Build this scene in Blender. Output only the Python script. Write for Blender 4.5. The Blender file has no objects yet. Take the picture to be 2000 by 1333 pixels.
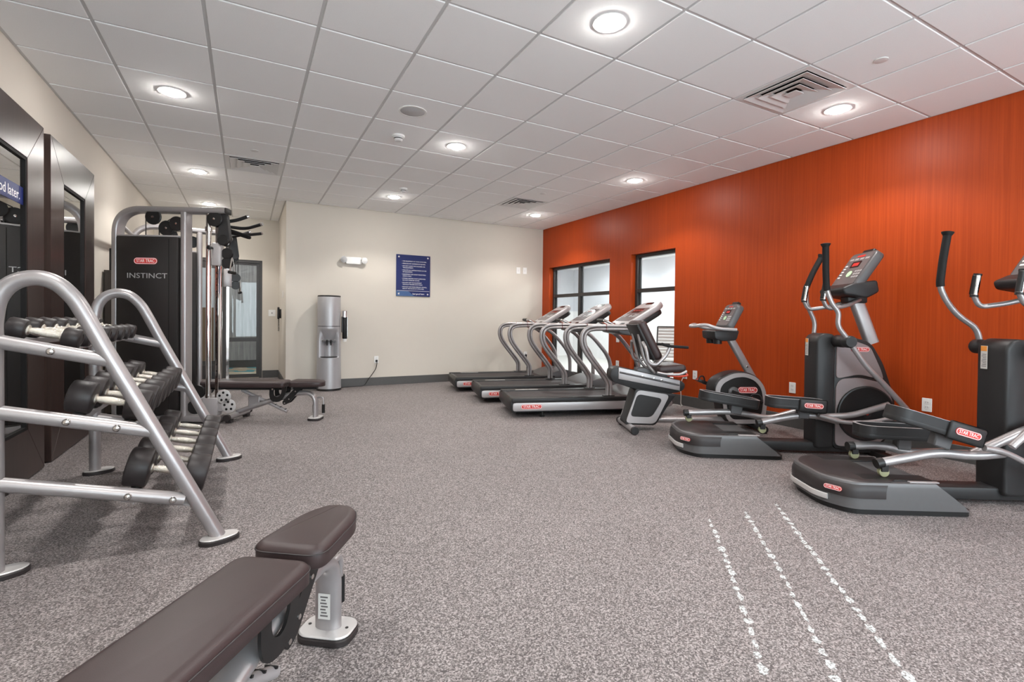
import bpy, bmesh, math, random
from mathutils import Vector, Matrix
random.seed(7)
R = math.radians
scene = bpy.context.scene
C = scene.collection

# ------------------------------------------------------------------ camera
ROOM_Z = 2.927; XL = -1.372; XO = 5.208; YB = 8.342; YR = 10.2; XR = 0.54; YF = -2.6
TILE = 0.6096; GX = -0.8308; GY = 3.8658
def cam_basis(yaw, pitch, roll):
    f = Vector((math.sin(yaw), math.cos(yaw), 0)); r = Vector((math.cos(yaw), -math.sin(yaw), 0)); u = Vector((0, 0, 1))
    f2 = f*math.cos(pitch) + u*math.sin(pitch); u2 = u*math.cos(pitch) - f*math.sin(pitch)
    return f2, r*math.cos(roll) + u2*math.sin(roll), u2*math.cos(roll) - r*math.sin(roll)
cd = bpy.data.cameras.new('camera'); cam = bpy.data.objects.new('camera', cd); C.objects.link(cam)
f_, r_, u_ = cam_basis(R(28.475), R(-0.818), R(0.647))
m = Matrix((r_, u_, -f_)).transposed().to_4x4(); m.translation = Vector((0, 0, 1.137)); cam.matrix_world = m
cd.sensor_width = 36; cd.lens = 957.787/2000*36; cd.shift_y = -(666.5-637.896)/2000; cd.clip_start = 0.05
scene.camera = cam
# ------------------------------------------------------------------ world, exposure
w = bpy.data.worlds.new('world'); scene.world = w; w.use_nodes = True
w.node_tree.nodes['Background'].inputs[0].default_value = (0.86, 0.93, 1.0, 1)
w.node_tree.nodes['Background'].inputs[1].default_value = 5.2
vs = scene.view_settings; vs.view_transform = 'Standard'; vs.look = 'None'; vs.gamma = 1; vs.use_curve_mapping = False
vs.exposure = 0.9
LAMP_W = 47.0       # each ceiling downlight
GLOW = 120.0         # brightness of the downlight lens
POOL_W = 30.0      # lamps of the pool room behind the windows
HALL_W = 22.0       # lamps of the corridor behind the glass door
def spot(name, loc, watts, cone=128, blend=0.4, rad=0.06, col=(1.0, 0.97, 0.94)):
    l = bpy.data.lights.new(name, 'SPOT'); l.energy = watts; l.color = col; l.shadow_soft_size = rad
    l.spot_size = R(cone); l.spot_blend = blend
    o = bpy.data.objects.new(name, l); C.objects.link(o); o.location = loc; return o

# ------------------------------------------------------------------ helpers
def props(o, label=None, cat=None, group=None, kind=None):
    if label: o['label'] = label
    if cat: o['category'] = cat
    if group: o['group'] = group
    if kind: o['kind'] = kind
    return o
def thing(name, label, cat, loc=(0, 0, 0), rz=0, group=None, kind=None):
    o = bpy.data.objects.new(name, None); C.objects.link(o); o.empty_display_size = 0.1
    o.location = loc; o.rotation_euler = (0, 0, rz)
    return props(o, label, cat, group, kind)
def fil(pts, r, n=6, closed=False):
    P = [Vector(p) for p in pts]; out = []; N = len(P)
    for i, p in enumerate(P):
        if not closed and (i == 0 or i == N-1): out.append(p); continue
        a = P[i-1]; b = P[(i+1) % N]; da = (a-p); db = (b-p)
        k = min(r, da.length*0.49, db.length*0.49)
        if k < 1e-5: out.append(p); continue
        p0 = p+da.normalized()*k; p2 = p+db.normalized()*k
        for j in range(n+1):
            t = j/n; out.append(p0*(1-t)**2 + p*2*t*(1-t) + p2*t*t)
    return out
def spl(pts, n=6):
    P = [Vector(p) for p in pts]; P = [P[0]*2-P[1]]+P+[P[-1]*2-P[-2]]; out = []
    for i in range(1, len(P)-2):
        a, b, c, d = P[i-1:i+3]
        for j in range(n):
            t = j/n
            out.append(0.5*((2*b)+(c-a)*t+(2*a-5*b+4*c-d)*t*t+(3*b-a-3*c+d)*t**3))
    out.append(P[-2]); return out
def circ(n, r, cx=0, cy=0, a0=0): return [(cx+r*math.cos(a0+2*math.pi*i/n), cy+r*math.sin(a0+2*math.pi*i/n)) for i in range(n)]
def rrect(w, h, r, n=5, cx=0, cy=0):
    if not isinstance(r, (tuple, list)): r = (r,)*4        # corner order: +x+y, -x+y, -x-y, +x-y
    out = []
    for k, (sx, sy) in enumerate(((1, 1), (-1, 1), (-1, -1), (1, -1))):
        q = max(r[k], 1e-4)
        for j in range(n+1):
            a = math.pi/2*(k+j/n); out.append((cx+sx*(w/2-q)+q*math.cos(a), cy+sy*(h/2-q)+q*math.sin(a)))
    return out
class MB:
    def __init__(s): s.V = []; s.F = []
    def add(s, V, F, M=None):
        o = len(s.V); s.V += [tuple(M @ Vector(v)) if M else tuple(v) for v in V]; s.F += [tuple(i+o for i in f) for f in F]; return s
    def bm(s, b, M=None):
        b.verts.index_update(); s.add([v.co.copy() for v in b.verts], [[v.index for v in f.verts] for f in b.faces], M); b.free(); return s
    def box(s, x0, x1, y0, y1, z0, z1, bev=0, seg=2, M=None):
        b = bmesh.new(); bmesh.ops.create_cube(b, size=1)
        for v in b.verts: v.co = Vector(((x0+x1)/2+v.co.x*(x1-x0), (y0+y1)/2+v.co.y*(y1-y0), (z0+z1)/2+v.co.z*(z1-z0)))
        if bev: bmesh.ops.bevel(b, geom=b.edges[:], offset=bev, segments=seg, profile=0.5, affect='EDGES')
        return s.bm(b, M)
    def prism(s, out, d0, d1, axis='y', bev=0, seg=2, M=None):
        """outline of (p,q) pairs; axis y: (x,z) swept in y; axis z: (x,y) swept in z; axis x: (y,z) swept in x"""
        f = {'y': lambda p, q, d: (p, d, q), 'z': lambda p, q, d: (p, q, d), 'x': lambda p, q, d: (d, p, q)}[axis]
        b = bmesh.new(); n = len(out)
        A = [b.verts.new(f(p, q, d0)) for p, q in out]; B = [b.verts.new(f(p, q, d1)) for p, q in out]
        fa = b.faces.new(A); fb = b.faces.new(B[::-1])
        for i in range(n): b.faces.new((A[i], B[i], B[(i+1) % n], A[(i+1) % n]))
        bmesh.ops.recalc_face_normals(b, faces=b.faces[:])
        if bev: bmesh.ops.bevel(b, geom=list(set(fa.edges[:]+fb.edges[:])), offset=bev, segments=seg, profile=0.5, affect='EDGES', clamp_overlap=True)
        return s.bm(b, M)
    def ring(s, outer, inner, d0, d1, axis='y', M=None):
        f = {'y': lambda p, q, d: (p, d, q), 'z': lambda p, q, d: (p, q, d), 'x': lambda p, q, d: (d, p, q)}[axis]
        n = len(outer); V = [f(p, q, d0) for p, q in outer]+[f(p, q, d0) for p, q in inner]+[f(p, q, d1) for p, q in outer]+[f(p, q, d1) for p, q in inner]
        F = []
        for i in range(n):
            j = (i+1) % n
            F += [(i, j, n+j, n+i), (2*n+i, 3*n+i, 3*n+j, 2*n+j), (i, 2*n+i, 2*n+j, j), (n+i, n+j, 3*n+j, 3*n+i)]
        return s.add(V, F, M)
    def sweep(s, path, sec, side=None, closed=False, cap=True, M=None, scale=None):
        """sec: list of (n,s) offsets; side: fixed lateral vector for planar paths"""
        P = [Vector(p) for p in path]
        P = [p for i, p in enumerate(P) if i == 0 or (p-P[i-1]).length > 1e-6]; N = len(P); K = len(sec); V = []; nrm = None
        for i, p in enumerate(P):
            if closed: t = (P[(i+1) % N]-P[i-1]).normalized()
            else:
                t = Vector()
                if i > 0: t += (p-P[i-1]).normalized()
                if i < N-1: t += (P[i+1]-p).normalized()
                t.normalize()
            if side: sd = Vector(side); nn = sd.cross(t).normalized()
            else:
                if nrm is None:
                    a = Vector((0, 0, 1)) if abs(t.z) < 0.9 else Vector((1, 0, 0)); nrm = (a-t*a.dot(t)).normalized()
                else: nrm = (nrm-t*nrm.dot(t)).normalized()
                nn = nrm; sd = t.cross(nn)
            k = scale[i] if scale else 1
            V += [p+nn*a*k+sd*c*k for a, c in sec]
        F = []
        for i in range(N if closed else N-1):
            for j in range(K):
                a = i*K+j; b2 = i*K+(j+1) % K; c = ((i+1) % N)*K+(j+1) % K; d = ((i+1) % N)*K+j; F.append((a, b2, c, d))
        if cap and not closed: F += [tuple(range(K))[::-1], tuple((N-1)*K+j for j in range(K))]
        return s.add(V, F, M)
    def tube(s, path, r, seg=12, side=None, closed=False, ry=None, M=None, scale=None):
        return s.sweep(path, [(r*math.cos(2*math.pi*i/seg), (ry or r)*math.sin(2*math.pi*i/seg)) for i in range(seg)], side, closed, True, M, scale)
    def lathe(s, prof, c=(0, 0, 0), ax=(0, 0, 1), seg=24, M=None):
        ax = Vector(ax).normalized(); a = Vector((0, 0, 1)) if abs(ax.z) < 0.9 else Vector((1, 0, 0)); u = ax.cross(a).normalized(); v = ax.cross(u); c = Vector(c)
        V = []; F = []; n = len(prof)
        for r, h in prof:
            r = max(r, 1e-5); V += [c+ax*h+(u*math.cos(2*math.pi*i/seg)+v*math.sin(2*math.pi*i/seg))*r for i in range(seg)]
        for k in range(n-1):
            for i in range(seg): j = (i+1) % seg; F.append((k*seg+i, k*seg+j, (k+1)*seg+j, (k+1)*seg+i))
        F += [tuple(range(seg))[::-1], tuple((n-1)*seg+i for i in range(seg))]
        return s.add(V, F, M)
    def disc(s, c, ax, r, h, bev=0, seg=24, M=None):
        p = [(r, 0), (r, h)] if not bev else [(r-bev, 0), (r-bev*.3, bev*.3), (r, bev), (r, h-bev), (r-bev*.3, h-bev*.3), (r-bev, h)]
        return s.lathe(p, c, ax, seg, M)
    def text(s, txt, size, p, ex, ey, ext=0.0008, align='CENTER', wmax=None):
        cu = bpy.data.curves.new('t', 'FONT'); cu.body = txt; cu.size = size; cu.extrude = ext; cu.align_x = align; cu.align_y = 'CENTER'; cu.resolution_u = 3
        o = bpy.data.objects.new('t', cu); me = bpy.data.meshes.new_from_object(o)
        ex = Vector(ex).normalized(); ey = Vector(ey).normalized(); ez = ex.cross(ey); k = 1.0
        if wmax and len(me.vertices):
            xs = [v.co.x for v in me.vertices]; k = wmax/(max(xs)-min(xs))
        s.add([Vector(p)+ex*v.co.x*k+ey*v.co.y+ez*v.co.z for v in me.vertices], [tuple(q.vertices) for q in me.polygons])
        bpy.data.objects.remove(o); bpy.data.meshes.remove(me); bpy.data.curves.remove(cu); return s
    def build(s, name, mat, parent=None, smooth=38, kind=None):
        me = bpy.data.meshes.new(name); me.from_pydata([tuple(v) for v in s.V], [], s.F)
        b = bmesh.new(); b.from_mesh(me); bmesh.ops.recalc_face_normals(b, faces=b.faces[:]); b.to_mesh(me); b.free()
        me.materials.append(mat)
        if smooth:
            me.polygons.foreach_set('use_smooth', [True]*len(me.polygons)); me.set_sharp_from_angle(angle=R(smooth))
        o = bpy.data.objects.new(name, me); C.objects.link(o)
        if parent: o.parent = parent
        if kind: o['kind'] = kind
        return o
def copy_tree(o, parent=None):
    c = o.copy(); C.objects.link(c); c.parent = parent
    for ch in [x for x in C.objects if x.parent == o]: copy_tree(ch, c)
    return c
def frame(o, ex, ey):
    ex = Vector(ex).normalized(); ey = Vector(ey); ey = (ey-ex*ey.dot(ex)).normalized(); ez = ex.cross(ey)
    M = Matrix((ex, ey, ez)).transposed().to_4x4(); M.translation = Vector(o); return M

# ------------------------------------------------------------------ materials
def new_mat(name):
    m = bpy.data.materials.new(name); m.use_nodes = True; nt = m.node_tree; return m, nt, nt.nodes['Principled BSDF']
def nd(nt, t, **k):
    n = nt.nodes.new(t)
    for a, b in k.items(): setattr(n, a, b)
    return n
def obj_coord(nt, scale=(1, 1, 1)):
    tc = nd(nt, 'ShaderNodeTexCoord'); mp = nd(nt, 'ShaderNodeMapping'); mp.inputs['Scale'].default_value = scale
    nt.links.new(tc.outputs['Object'], mp.inputs['Vector']); return mp.outputs['Vector']
def mat(name, col, rough=0.5, metal=0.0, noise=0.0, nscale=30, bump=0.0, bscale=400, spec=None, rnoise=0.0, coat=0):
    m, nt, b = new_mat(name); b.inputs['Base Color'].default_value = (*col, 1); b.inputs['Roughness'].default_value = rough; b.inputs['Metallic'].default_value = metal
    if spec is not None: b.inputs['Specular IOR Level'].default_value = spec
    if coat: b.inputs['Coat Weight'].default_value = coat; b.inputs['Coat Roughness'].default_value = 0.1
    v = obj_coord(nt)
    n = nd(nt, 'ShaderNodeTexNoise'); n.inputs['Scale'].default_value = nscale; n.inputs['Detail'].default_value = 4; nt.links.new(v, n.inputs['Vector'])
    if noise:
        mx = nd(nt, 'ShaderNodeMix', data_type='RGBA'); mx.inputs[6].default_value = (*[c*(1-noise) for c in col], 1); mx.inputs[7].default_value = (*[min(1, c*(1+noise)) for c in col], 1)
        nt.links.new(n.outputs['Fac'], mx.inputs[0]); nt.links.new(mx.outputs[2], b.inputs['Base Color'])
    if rnoise:
        mr = nd(nt, 'ShaderNodeMapRange'); mr.inputs['To Min'].default_value = max(0, rough-rnoise); mr.inputs['To Max'].default_value = rough+rnoise
        nt.links.new(n.outputs['Fac'], mr.inputs['Value']); nt.links.new(mr.outputs['Result'], b.inputs['Roughness'])
    if bump:
        n2 = nd(nt, 'ShaderNodeTexNoise'); n2.inputs['Scale'].default_value = bscale; n2.inputs['Detail'].default_value = 3; nt.links.new(v, n2.inputs['Vector'])
        bp = nd(nt, 'ShaderNodeBump'); bp.inputs['Strength'].default_value = bump; bp.inputs['Distance'].default_value = 0.002
        nt.links.new(n2.outputs['Fac'], bp.inputs['Height']); nt.links.new(bp.outputs['Normal'], b.inputs['Normal'])
    return m
def emis(name, col, s):
    m, nt, b = new_mat(name); b.inputs['Base Color'].default_value = (*col, 1); b.inputs['Emission Color'].default_value = (*col, 1); b.inputs['Emission Strength'].default_value = s; return m
def glass_mat(name, tint, gloss=0.06, cloud=0.0):
    m = bpy.data.materials.new(name); m.use_nodes = True; nt = m.node_tree; nt.nodes.clear()
    out = nd(nt, 'ShaderNodeOutputMaterial'); tr = nd(nt, 'ShaderNodeBsdfTransparent'); tr.inputs[0].default_value = (*tint, 1)
    gl = nd(nt, 'ShaderNodeBsdfGlossy'); gl.inputs['Roughness'].default_value = 0.01; lw = nd(nt, 'ShaderNodeLayerWeight'); pw = nd(nt, 'ShaderNodeMath', operation='POWER'); pw.inputs[1].default_value = 4; nt.links.new(lw.outputs['Facing'], pw.inputs[0]); fr = nd(nt, 'ShaderNodeMapRange'); fr.inputs['To Min'].default_value = 0.03; fr.inputs['To Max'].default_value = 0.7; nt.links.new(pw.outputs[0], fr.inputs['Value'])
    mx = nd(nt, 'ShaderNodeMixShader'); nt.links.new(fr.outputs[0], mx.inputs[0]); nt.links.new(tr.outputs[0], mx.inputs[1]); nt.links.new(gl.outputs[0], mx.inputs[2])
    nt.links.new(mx.outputs[0], out.inputs[0]); return m
def streak_mat(name, c1, c2, c3, rough=0.4, sx=90, sz=1.2, axis='y', bump=0.0, spec=0.5):
    """fine vertical grain: noise stretched along z"""
    m, nt, b = new_mat(name); b.inputs['Roughness'].default_value = rough; b.inputs['Specular IOR Level'].default_value = spec
    v = obj_coord(nt, (sx, sx, sz)); n = nd(nt, 'ShaderNodeTexNoise'); n.inputs['Scale'].default_value = 1; n.inputs['Detail'].default_value = 5; n.inputs['Roughness'].default_value = 0.65; nt.links.new(v, n.inputs['Vector'])
    v2 = obj_coord(nt, (7, 7, 0.35)); n2 = nd(nt, 'ShaderNodeTexNoise'); n2.inputs['Scale'].default_value = 1; n2.inputs['Detail'].default_value = 3; nt.links.new(v2, n2.inputs['Vector'])
    r = nd(nt, 'ShaderNodeValToRGB'); e = r.color_ramp.elements; e[0].position = 0.3; e[0].color = (*c1, 1); e[1].position = 0.72; e[1].color = (*c2, 1)
    nt.links.new(n.outputs['Fac'], r.inputs[0])
    mx = nd(nt, 'ShaderNodeMix', data_type='RGBA'); mx.inputs[7].default_value = (*c3, 1); mr = nd(nt, 'ShaderNodeMapRange'); mr.inputs['From Min'].default_value = 0.35; mr.inputs['From Max'].default_value = 0.75; mr.inputs['To Max'].default_value = 0.5
    nt.links.new(n2.outputs['Fac'], mr.inputs['Value']); nt.links.new(mr.outputs['Result'], mx.inputs[0]); nt.links.new(r.outputs[0], mx.inputs[6]); nt.links.new(mx.outputs[2], b.inputs['Base Color'])
    if bump:
        bp = nd(nt, 'ShaderNodeBump'); bp.inputs['Strength'].default_value = bump; bp.inputs['Distance'].default_value = 0.001; nt.links.new(n.outputs['Fac'], bp.inputs['Height']); nt.links.new(bp.outputs['Normal'], b.inputs['Normal'])
    return m
def floor_mat():
    m, nt, b = new_mat('rubber_floor'); b.inputs['Roughness'].default_value = 0.62; b.inputs['Specular IOR Level'].default_value = 0.35
    v = obj_coord(nt)
    vo = nd(nt, 'ShaderNodeTexVoronoi'); vo.inputs['Scale'].default_value = 210; nt.links.new(v, vo.inputs['Vector'])
    sep = nd(nt, 'ShaderNodeSeparateColor'); nt.links.new(vo.outputs['Color'], sep.inputs[0])
    n = nd(nt, 'ShaderNodeTexNoise'); n.inputs['Scale'].default_value = 120; n.inputs['Detail'].default_value = 2; nt.links.new(v, n.inputs['Vector'])
    av = nd(nt, 'ShaderNodeMath', operation='MULTIPLY_ADD'); av.inputs[1].default_value = 0.55; nt.links.new(sep.outputs[0], av.inputs[0])
    nm = nd(nt, 'ShaderNodeMath', operation='MULTIPLY'); nm.inputs[1].default_value = 0.45; nt.links.new(n.outputs['Fac'], nm.inputs[0]); nt.links.new(nm.outputs[0], av.inputs[2])
    r = nd(nt, 'ShaderNodeValToRGB'); e = r.color_ramp.elements; e[0].position = 0.26; e[0].color = (0.068, 0.059, 0.058, 1); e[1].position = 0.80; e[1].color = (0.40, 0.357, 0.35, 1)
    x = r.color_ramp.elements.new(0.5); x.color = (0.165, 0.145, 0.142, 1)
    nt.links.new(av.outputs[0], r.inputs[0])
    n2 = nd(nt, 'ShaderNodeTexNoise'); n2.inputs['Scale'].default_value = 1.3; n2.inputs['Detail'].default_value = 5; nt.links.new(v, n2.inputs['Vector'])
    mr = nd(nt, 'ShaderNodeMapRange'); mr.inputs['To Min'].default_value = 0.86; mr.inputs['To Max'].default_value = 1.14; nt.links.new(n2.outputs['Fac'], mr.inputs['Value'])
    mx = nd(nt, 'ShaderNodeMix', data_type='RGBA', blend_type='MULTIPLY'); mx.inputs[0].default_value = 1; nt.links.new(r.outputs[0], mx.inputs[6]); nt.links.new(mr.outputs['Result'], mx.inputs[7]); nt.links.new(mx.outputs[2], b.inputs['Base Color'])
    bp = nd(nt, 'ShaderNodeBump'); bp.inputs['Strength'].default_value = 0.25; bp.inputs['Distance'].default_value = 0.002; nt.links.new(n.outputs['Fac'], bp.inputs['Height']); nt.links.new(bp.outputs['Normal'], b.inputs['Normal'])
    return m
def chalk_mat():
    m, nt, b = new_mat('chalk'); b.inputs['Base Color'].default_value = (0.74, 0.77, 0.76, 1); b.inputs['Roughness'].default_value = 0.9
    n = nd(nt, 'ShaderNodeTexNoise'); n.inputs['Scale'].default_value = 110; n.inputs['Detail'].default_value = 3; nt.links.new(obj_coord(nt), n.inputs['Vector'])
    r = nd(nt, 'ShaderNodeMapRange'); r.inputs['From Min'].default_value = 0.34; r.inputs['From Max'].default_value = 0.56; r.inputs['To Min'].default_value = 0.0; r.inputs['To Max'].default_value = 0.8
    nt.links.new(n.outputs['Fac'], r.inputs['Value']); nt.links.new(r.outputs['Result'], b.inputs['Alpha']); return m
def ceil_mat():
    m, nt, b = new_mat('ceiling_tile'); b.inputs['Roughness'].default_value = 0.95; b.inputs['Specular IOR Level'].default_value = 0.1
    n = nd(nt, 'ShaderNodeTexNoise'); n.inputs['Scale'].default_value = 260; n.inputs['Detail'].default_value = 4; n.inputs['Roughness'].default_value = 0.8; nt.links.new(obj_coord(nt), n.inputs['Vector'])
    r = nd(nt, 'ShaderNodeValToRGB'); e = r.color_ramp.elements; e[0].position = 0.3; e[0].color = (0.86, 0.855, 0.85, 1); e[1].position = 0.6; e[1].color = (0.93, 0.925, 0.92, 1)
    nt.links.new(n.outputs['Fac'], r.inputs[0]); nt.links.new(r.outputs[0], b.inputs['Base Color'])
    bp = nd(nt, 'ShaderNodeBump'); bp.inputs['Strength'].default_value = 0.3; bp.inputs['Distance'].default_value = 0.001; nt.links.new(n.outputs['Fac'], bp.inputs['Height']); nt.links.new(bp.outputs['Normal'], b.inputs['Normal'])
    return m
M_ = dict(
 floor=floor_mat(), tile=ceil_mat(), chalk=chalk_mat(),
 grid=mat('grid_white', (0.62, 0.61, 0.605), 0.5), white=mat('white_plastic', (0.8, 0.79, 0.77), 0.35), vent=mat('vent_white', (0.72, 0.71, 0.7), 0.4),
 cream=mat('cream_paint', (0.60, 0.55, 0.482), 0.75, noise=0.015, nscale=6, bump=0.08, bscale=300),
 orange=streak_mat('orange_veneer', (0.30, 0.036, 0.004), (0.43, 0.058, 0.007), (0.33, 0.041, 0.005), rough=0.42, sx=80, sz=1.0, spec=0.22),
 base=mat('baseboard_rubber', (0.075, 0.072, 0.07), 0.5, noise=0.1),
 wood=streak_mat('dark_wood', (0.022, 0.012, 0.010), (0.050, 0.029, 0.024), (0.030, 0.017, 0.014), rough=0.31, sx=60, sz=1.5),
 cabwood=streak_mat('cabinet_wood', (0.035, 0.022, 0.014), (0.065, 0.042, 0.028), (0.04, 0.027, 0.018), rough=0.4, sx=60, sz=1.5),
 lip=mat('black_lip', (0.008, 0.007, 0.007), 0.7, spec=0.2),
 mirror=mat('mirror_silver', (0.86, 0.87, 0.86), 0.0, 1.0),
 silver=mat('silver_paint', (0.36, 0.338, 0.338), 0.34, 0.55, noise=0.03, bump=0.03, bscale=700),
 silver2=mat('silver_plastic', (0.40, 0.375, 0.375), 0.38, 0.3, noise=0.02),
 cool=mat('cooler_silver', (0.41, 0.40, 0.41), 0.38, 0.35, noise=0.02),
 foot=mat('foot_plate', (0.62, 0.60, 0.59), 0.35, 0.4),
 chrome=mat('chrome', (0.75, 0.74, 0.73), 0.08, 1.0),
 knurl=mat('knurled_chrome', (0.78, 0.74, 0.66), 0.22, 1.0, bump=0.9, bscale=900),
 rubber=mat('black_rubber', (0.026, 0.021, 0.021), 0.45, spec=0.35, noise=0.15, nscale=20, bump=0.05),
 black=mat('black_plastic', (0.014, 0.013, 0.013), 0.4, spec=0.35, noise=0.1, bump=0.05),
 soft=mat('foam_grip', (0.012, 0.011, 0.011), 0.7, spec=0.25, bump=0.2, bscale=500),
 dgrey=mat('dark_grey_plastic', (0.022, 0.021, 0.0215), 0.45, spec=0.32, noise=0.06, bump=0.06, bscale=900),
 mgrey=mat('mid_grey_plastic', (0.098, 0.094, 0.096), 0.42, 0.2, noise=0.05),
 taupe=mat('taupe_metal', (0.27, 0.225, 0.227), 0.35, 0.35, noise=0.04),
 pad=mat('upholstery', (0.040, 0.025, 0.0245), 0.45, spec=0.4, noise=0.12, nscale=5, bump=0.12, bscale=600),
 padside=mat('upholstery_side', (0.028, 0.022, 0.022), 0.5, bump=0.12, bscale=600),
 belt=mat('tread_belt', (0.045, 0.038, 0.038), 0.6, spec=0.3, noise=0.1, nscale=80, bump=0.2, bscale=800),
 shroud=mat('shroud_black', (0.017, 0.0145, 0.014), 0.45, spec=0.35, noise=0.1, bump=0.08, bscale=500),
 screen=mat('console_face', (0.13, 0.115, 0.115), 0.25), glassblk=mat('display_black', (0.015, 0.012, 0.014), 0.1),
 red=mat('badge_red', (0.55, 0.035, 0.028), 0.35), lever=mat('lever_red', (0.62, 0.06, 0.03), 0.35), ink=mat('white_ink', (0.82, 0.80, 0.79), 0.4), silverink=mat('silver_ink', (0.42, 0.41, 0.41), 0.35, 0.3),
 led=emis('led_red', (0.4, 0.02, 0.015), 0.25), green=mat('button_green', (0.5, 0.75, 0.45), 0.4), blue=mat('sign_blue', (0.012, 0.020, 0.105), 0.35, spec=0.25), blue2=mat('sign_light_blue', (0.03, 0.085, 0.22), 0.35),
 frame=mat('bronze_frame', (0.045, 0.040, 0.038), 0.4, 0.3), alu=mat('window_alu', (0.20, 0.20, 0.205), 0.35, 0.5),
 glass=glass_mat('window_glass', (0.93, 0.96, 0.96)), sticker=mat('paper_sticker', (0.6, 0.58, 0.55), 0.5), stickerdark=mat('sticker_ink', (0.12, 0.11, 0.11), 0.5), stickerorange=mat('sticker_orange', (0.8, 0.3, 0.05), 0.5),
 lens=emis('downlight_lens', (1.0, 0.97, 0.93), GLOW), cable=mat('black_cable', (0.015, 0.014, 0.014), 0.45), wcable=mat('pale_cable', (0.55, 0.53, 0.5), 0.5), steel=mat('bolt_steel', (0.6, 0.58, 0.56), 0.2, 1.0),
 darkred=mat('rail_mark', (0.16, 0.03, 0.03), 0.4), yellow=mat('roller_yellow', (0.26, 0.26, 0.15), 0.5),
 poolwall=mat('pool_wall', (0.72, 0.74, 0.78), 0.7), pooltile=mat('pool_wainscot', (0.93, 0.93, 0.93), 0.4), poolfloor=mat('pool_floor', (0.7, 0.69, 0.66), 0.6, noise=0.1), poolceil=mat('pool_ceiling', (0.88, 0.88, 0.88), 0.8),
 hallwall=streak_mat('corridor_wallcovering', (0.20, 0.19, 0.195), (0.62, 0.60, 0.60), (0.40, 0.39, 0.39), rough=0.6, sx=20, sz=0.9), hallbrown=streak_mat('corridor_wood', (0.20, 0.13, 0.08), (0.30, 0.20, 0.13), (0.22, 0.15, 0.1), rough=0.5, sx=40, sz=0.8),
 strap=mat('chair_strap', (0.5, 0.48, 0.46), 0.6), chairframe=mat('chair_frame', (0.05, 0.045, 0.045), 0.4, 0.3), grille=mat('speaker_grille', (0.50, 0.49, 0.49), 0.7, bump=0.5, bscale=900),
)
def carpet_mat():
    m, nt, b = new_mat('corridor_carpet'); b.inputs['Roughness'].default_value = 0.9
    n = nd(nt, 'ShaderNodeTexNoise'); n.inputs['Scale'].default_value = 2.2; n.inputs['Detail'].default_value = 1; nt.links.new(obj_coord(nt), n.inputs['Vector'])
    r = nd(nt, 'ShaderNodeValToRGB'); r.color_ramp.interpolation = 'CONSTANT'; e = r.color_ramp.elements; e[0].color = (0.10, 0.30, 0.33, 1); e[1].position = 0.46; e[1].color = (0.5, 0.40, 0.29, 1); x = e.new(0.6); x.color = (0.66, 0.58, 0.46, 1)
    nt.links.new(n.outputs['Fac'], r.inputs[0]); nt.links.new(r.outputs[0], b.inputs['Base Color']); return m
M_['carpet'] = carpet_mat()
def badge(parent, p, ex, ey, w, h, txt='STAR TRAC'):
    """red capsule with white rim and lettering lying on a surface; p centre, ex right, ey up"""
    M = frame(p, ex, ey); o = rrect(w, h, h*0.48, 5); b = MB().prism(o, -0.002, 0.002, 'z', M=M).build('badge', M_['red'], parent)
    t = MB(); t.ring(rrect(w*0.97, h*0.92, h*0.45, 5), rrect(w*0.97-h*0.14, h*0.92-h*0.14, h*0.40, 5), 0.002, 0.003, 'z', M=M)
    ez = M.to_3x3() @ Vector((0, 0, 1))
    t.text(txt, h*0.72, Vector(p)+ez*0.0028, ex, ey, 0.0004, wmax=w*0.76); t.build('lettering', M_['ink'], b, smooth=0)
    return b
# ------------------------------------------------------------------ the room
def struct(name, mb, m, parent=None, smooth=0):
    o = mb.build(name, m, parent, smooth=smooth)
    if not parent: o['kind'] = 'structure'
    return o
T = 0.15
struct('floor', MB().box(XL-T, XO+0.02, YF-T, YR+0.1, -0.1, 0), M_['floor'])
struct('wall_left', MB().box(XL-T, XL, YF-T, YR+T, 0, ROOM_Z+0.1), M_['cream'])
struct('wall_back', MB().box(XR, XO+0.18, YB, YB+T, 0, ROOM_Z+0.1), M_['cream'])
struct('wall_recess', MB().box(XR, XR+T, YB+T, YR+T, 0, ROOM_Z+0.1), M_['cream'])
GX0, GX1, GZ0, GZ1 = -0.9, 4.8, 0.25, 2.6     # glazing in the wall behind the camera: the cool daylight on the near ceiling comes through it
struct('wall_front', MB().box(XL, GX0, YF-T, YF, 0, ROOM_Z+0.1).box(GX1, XO+0.18, YF-T, YF, 0, ROOM_Z+0.1).box(GX0, GX1, YF-T, YF, 0, GZ0).box(GX0, GX1, YF-T, YF, GZ1, ROOM_Z+0.1), M_['cream'])
w3 = struct('window_3', MB().box(GX0, GX1, YF-0.1, YF-0.04, GZ0, GZ0+0.05).box(GX0, GX1, YF-0.1, YF-0.04, GZ1-0.05, GZ1).box(GX0, GX0+0.05, YF-0.1, YF-0.04, GZ0+0.05, GZ1-0.05).box(GX1-0.05, GX1, YF-0.1, YF-0.04, GZ0+0.05, GZ1-0.05), M_['frame'])
for k in range(4):
    q = GX0+(GX1-GX0)*k/4; q2 = GX0+(GX1-GX0)*(k+1)/4
    if k: MB().box(q-0.025, q+0.025, YF-0.1, YF-0.04, GZ0+0.05, GZ1-0.05).build('mullion', M_['frame'], w3, smooth=0)
    MB().box(q+(0.025 if k else 0.05), q2-(0.025 if k < 3 else 0.05), YF-0.072, YF-0.068, GZ0+0.05, GZ1-0.05).build('pane', M_['glass'], w3, smooth=0)
DX0, DX1, DZ = -1.02, 0.262, 2.17         # glazed doorway in the recess
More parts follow.
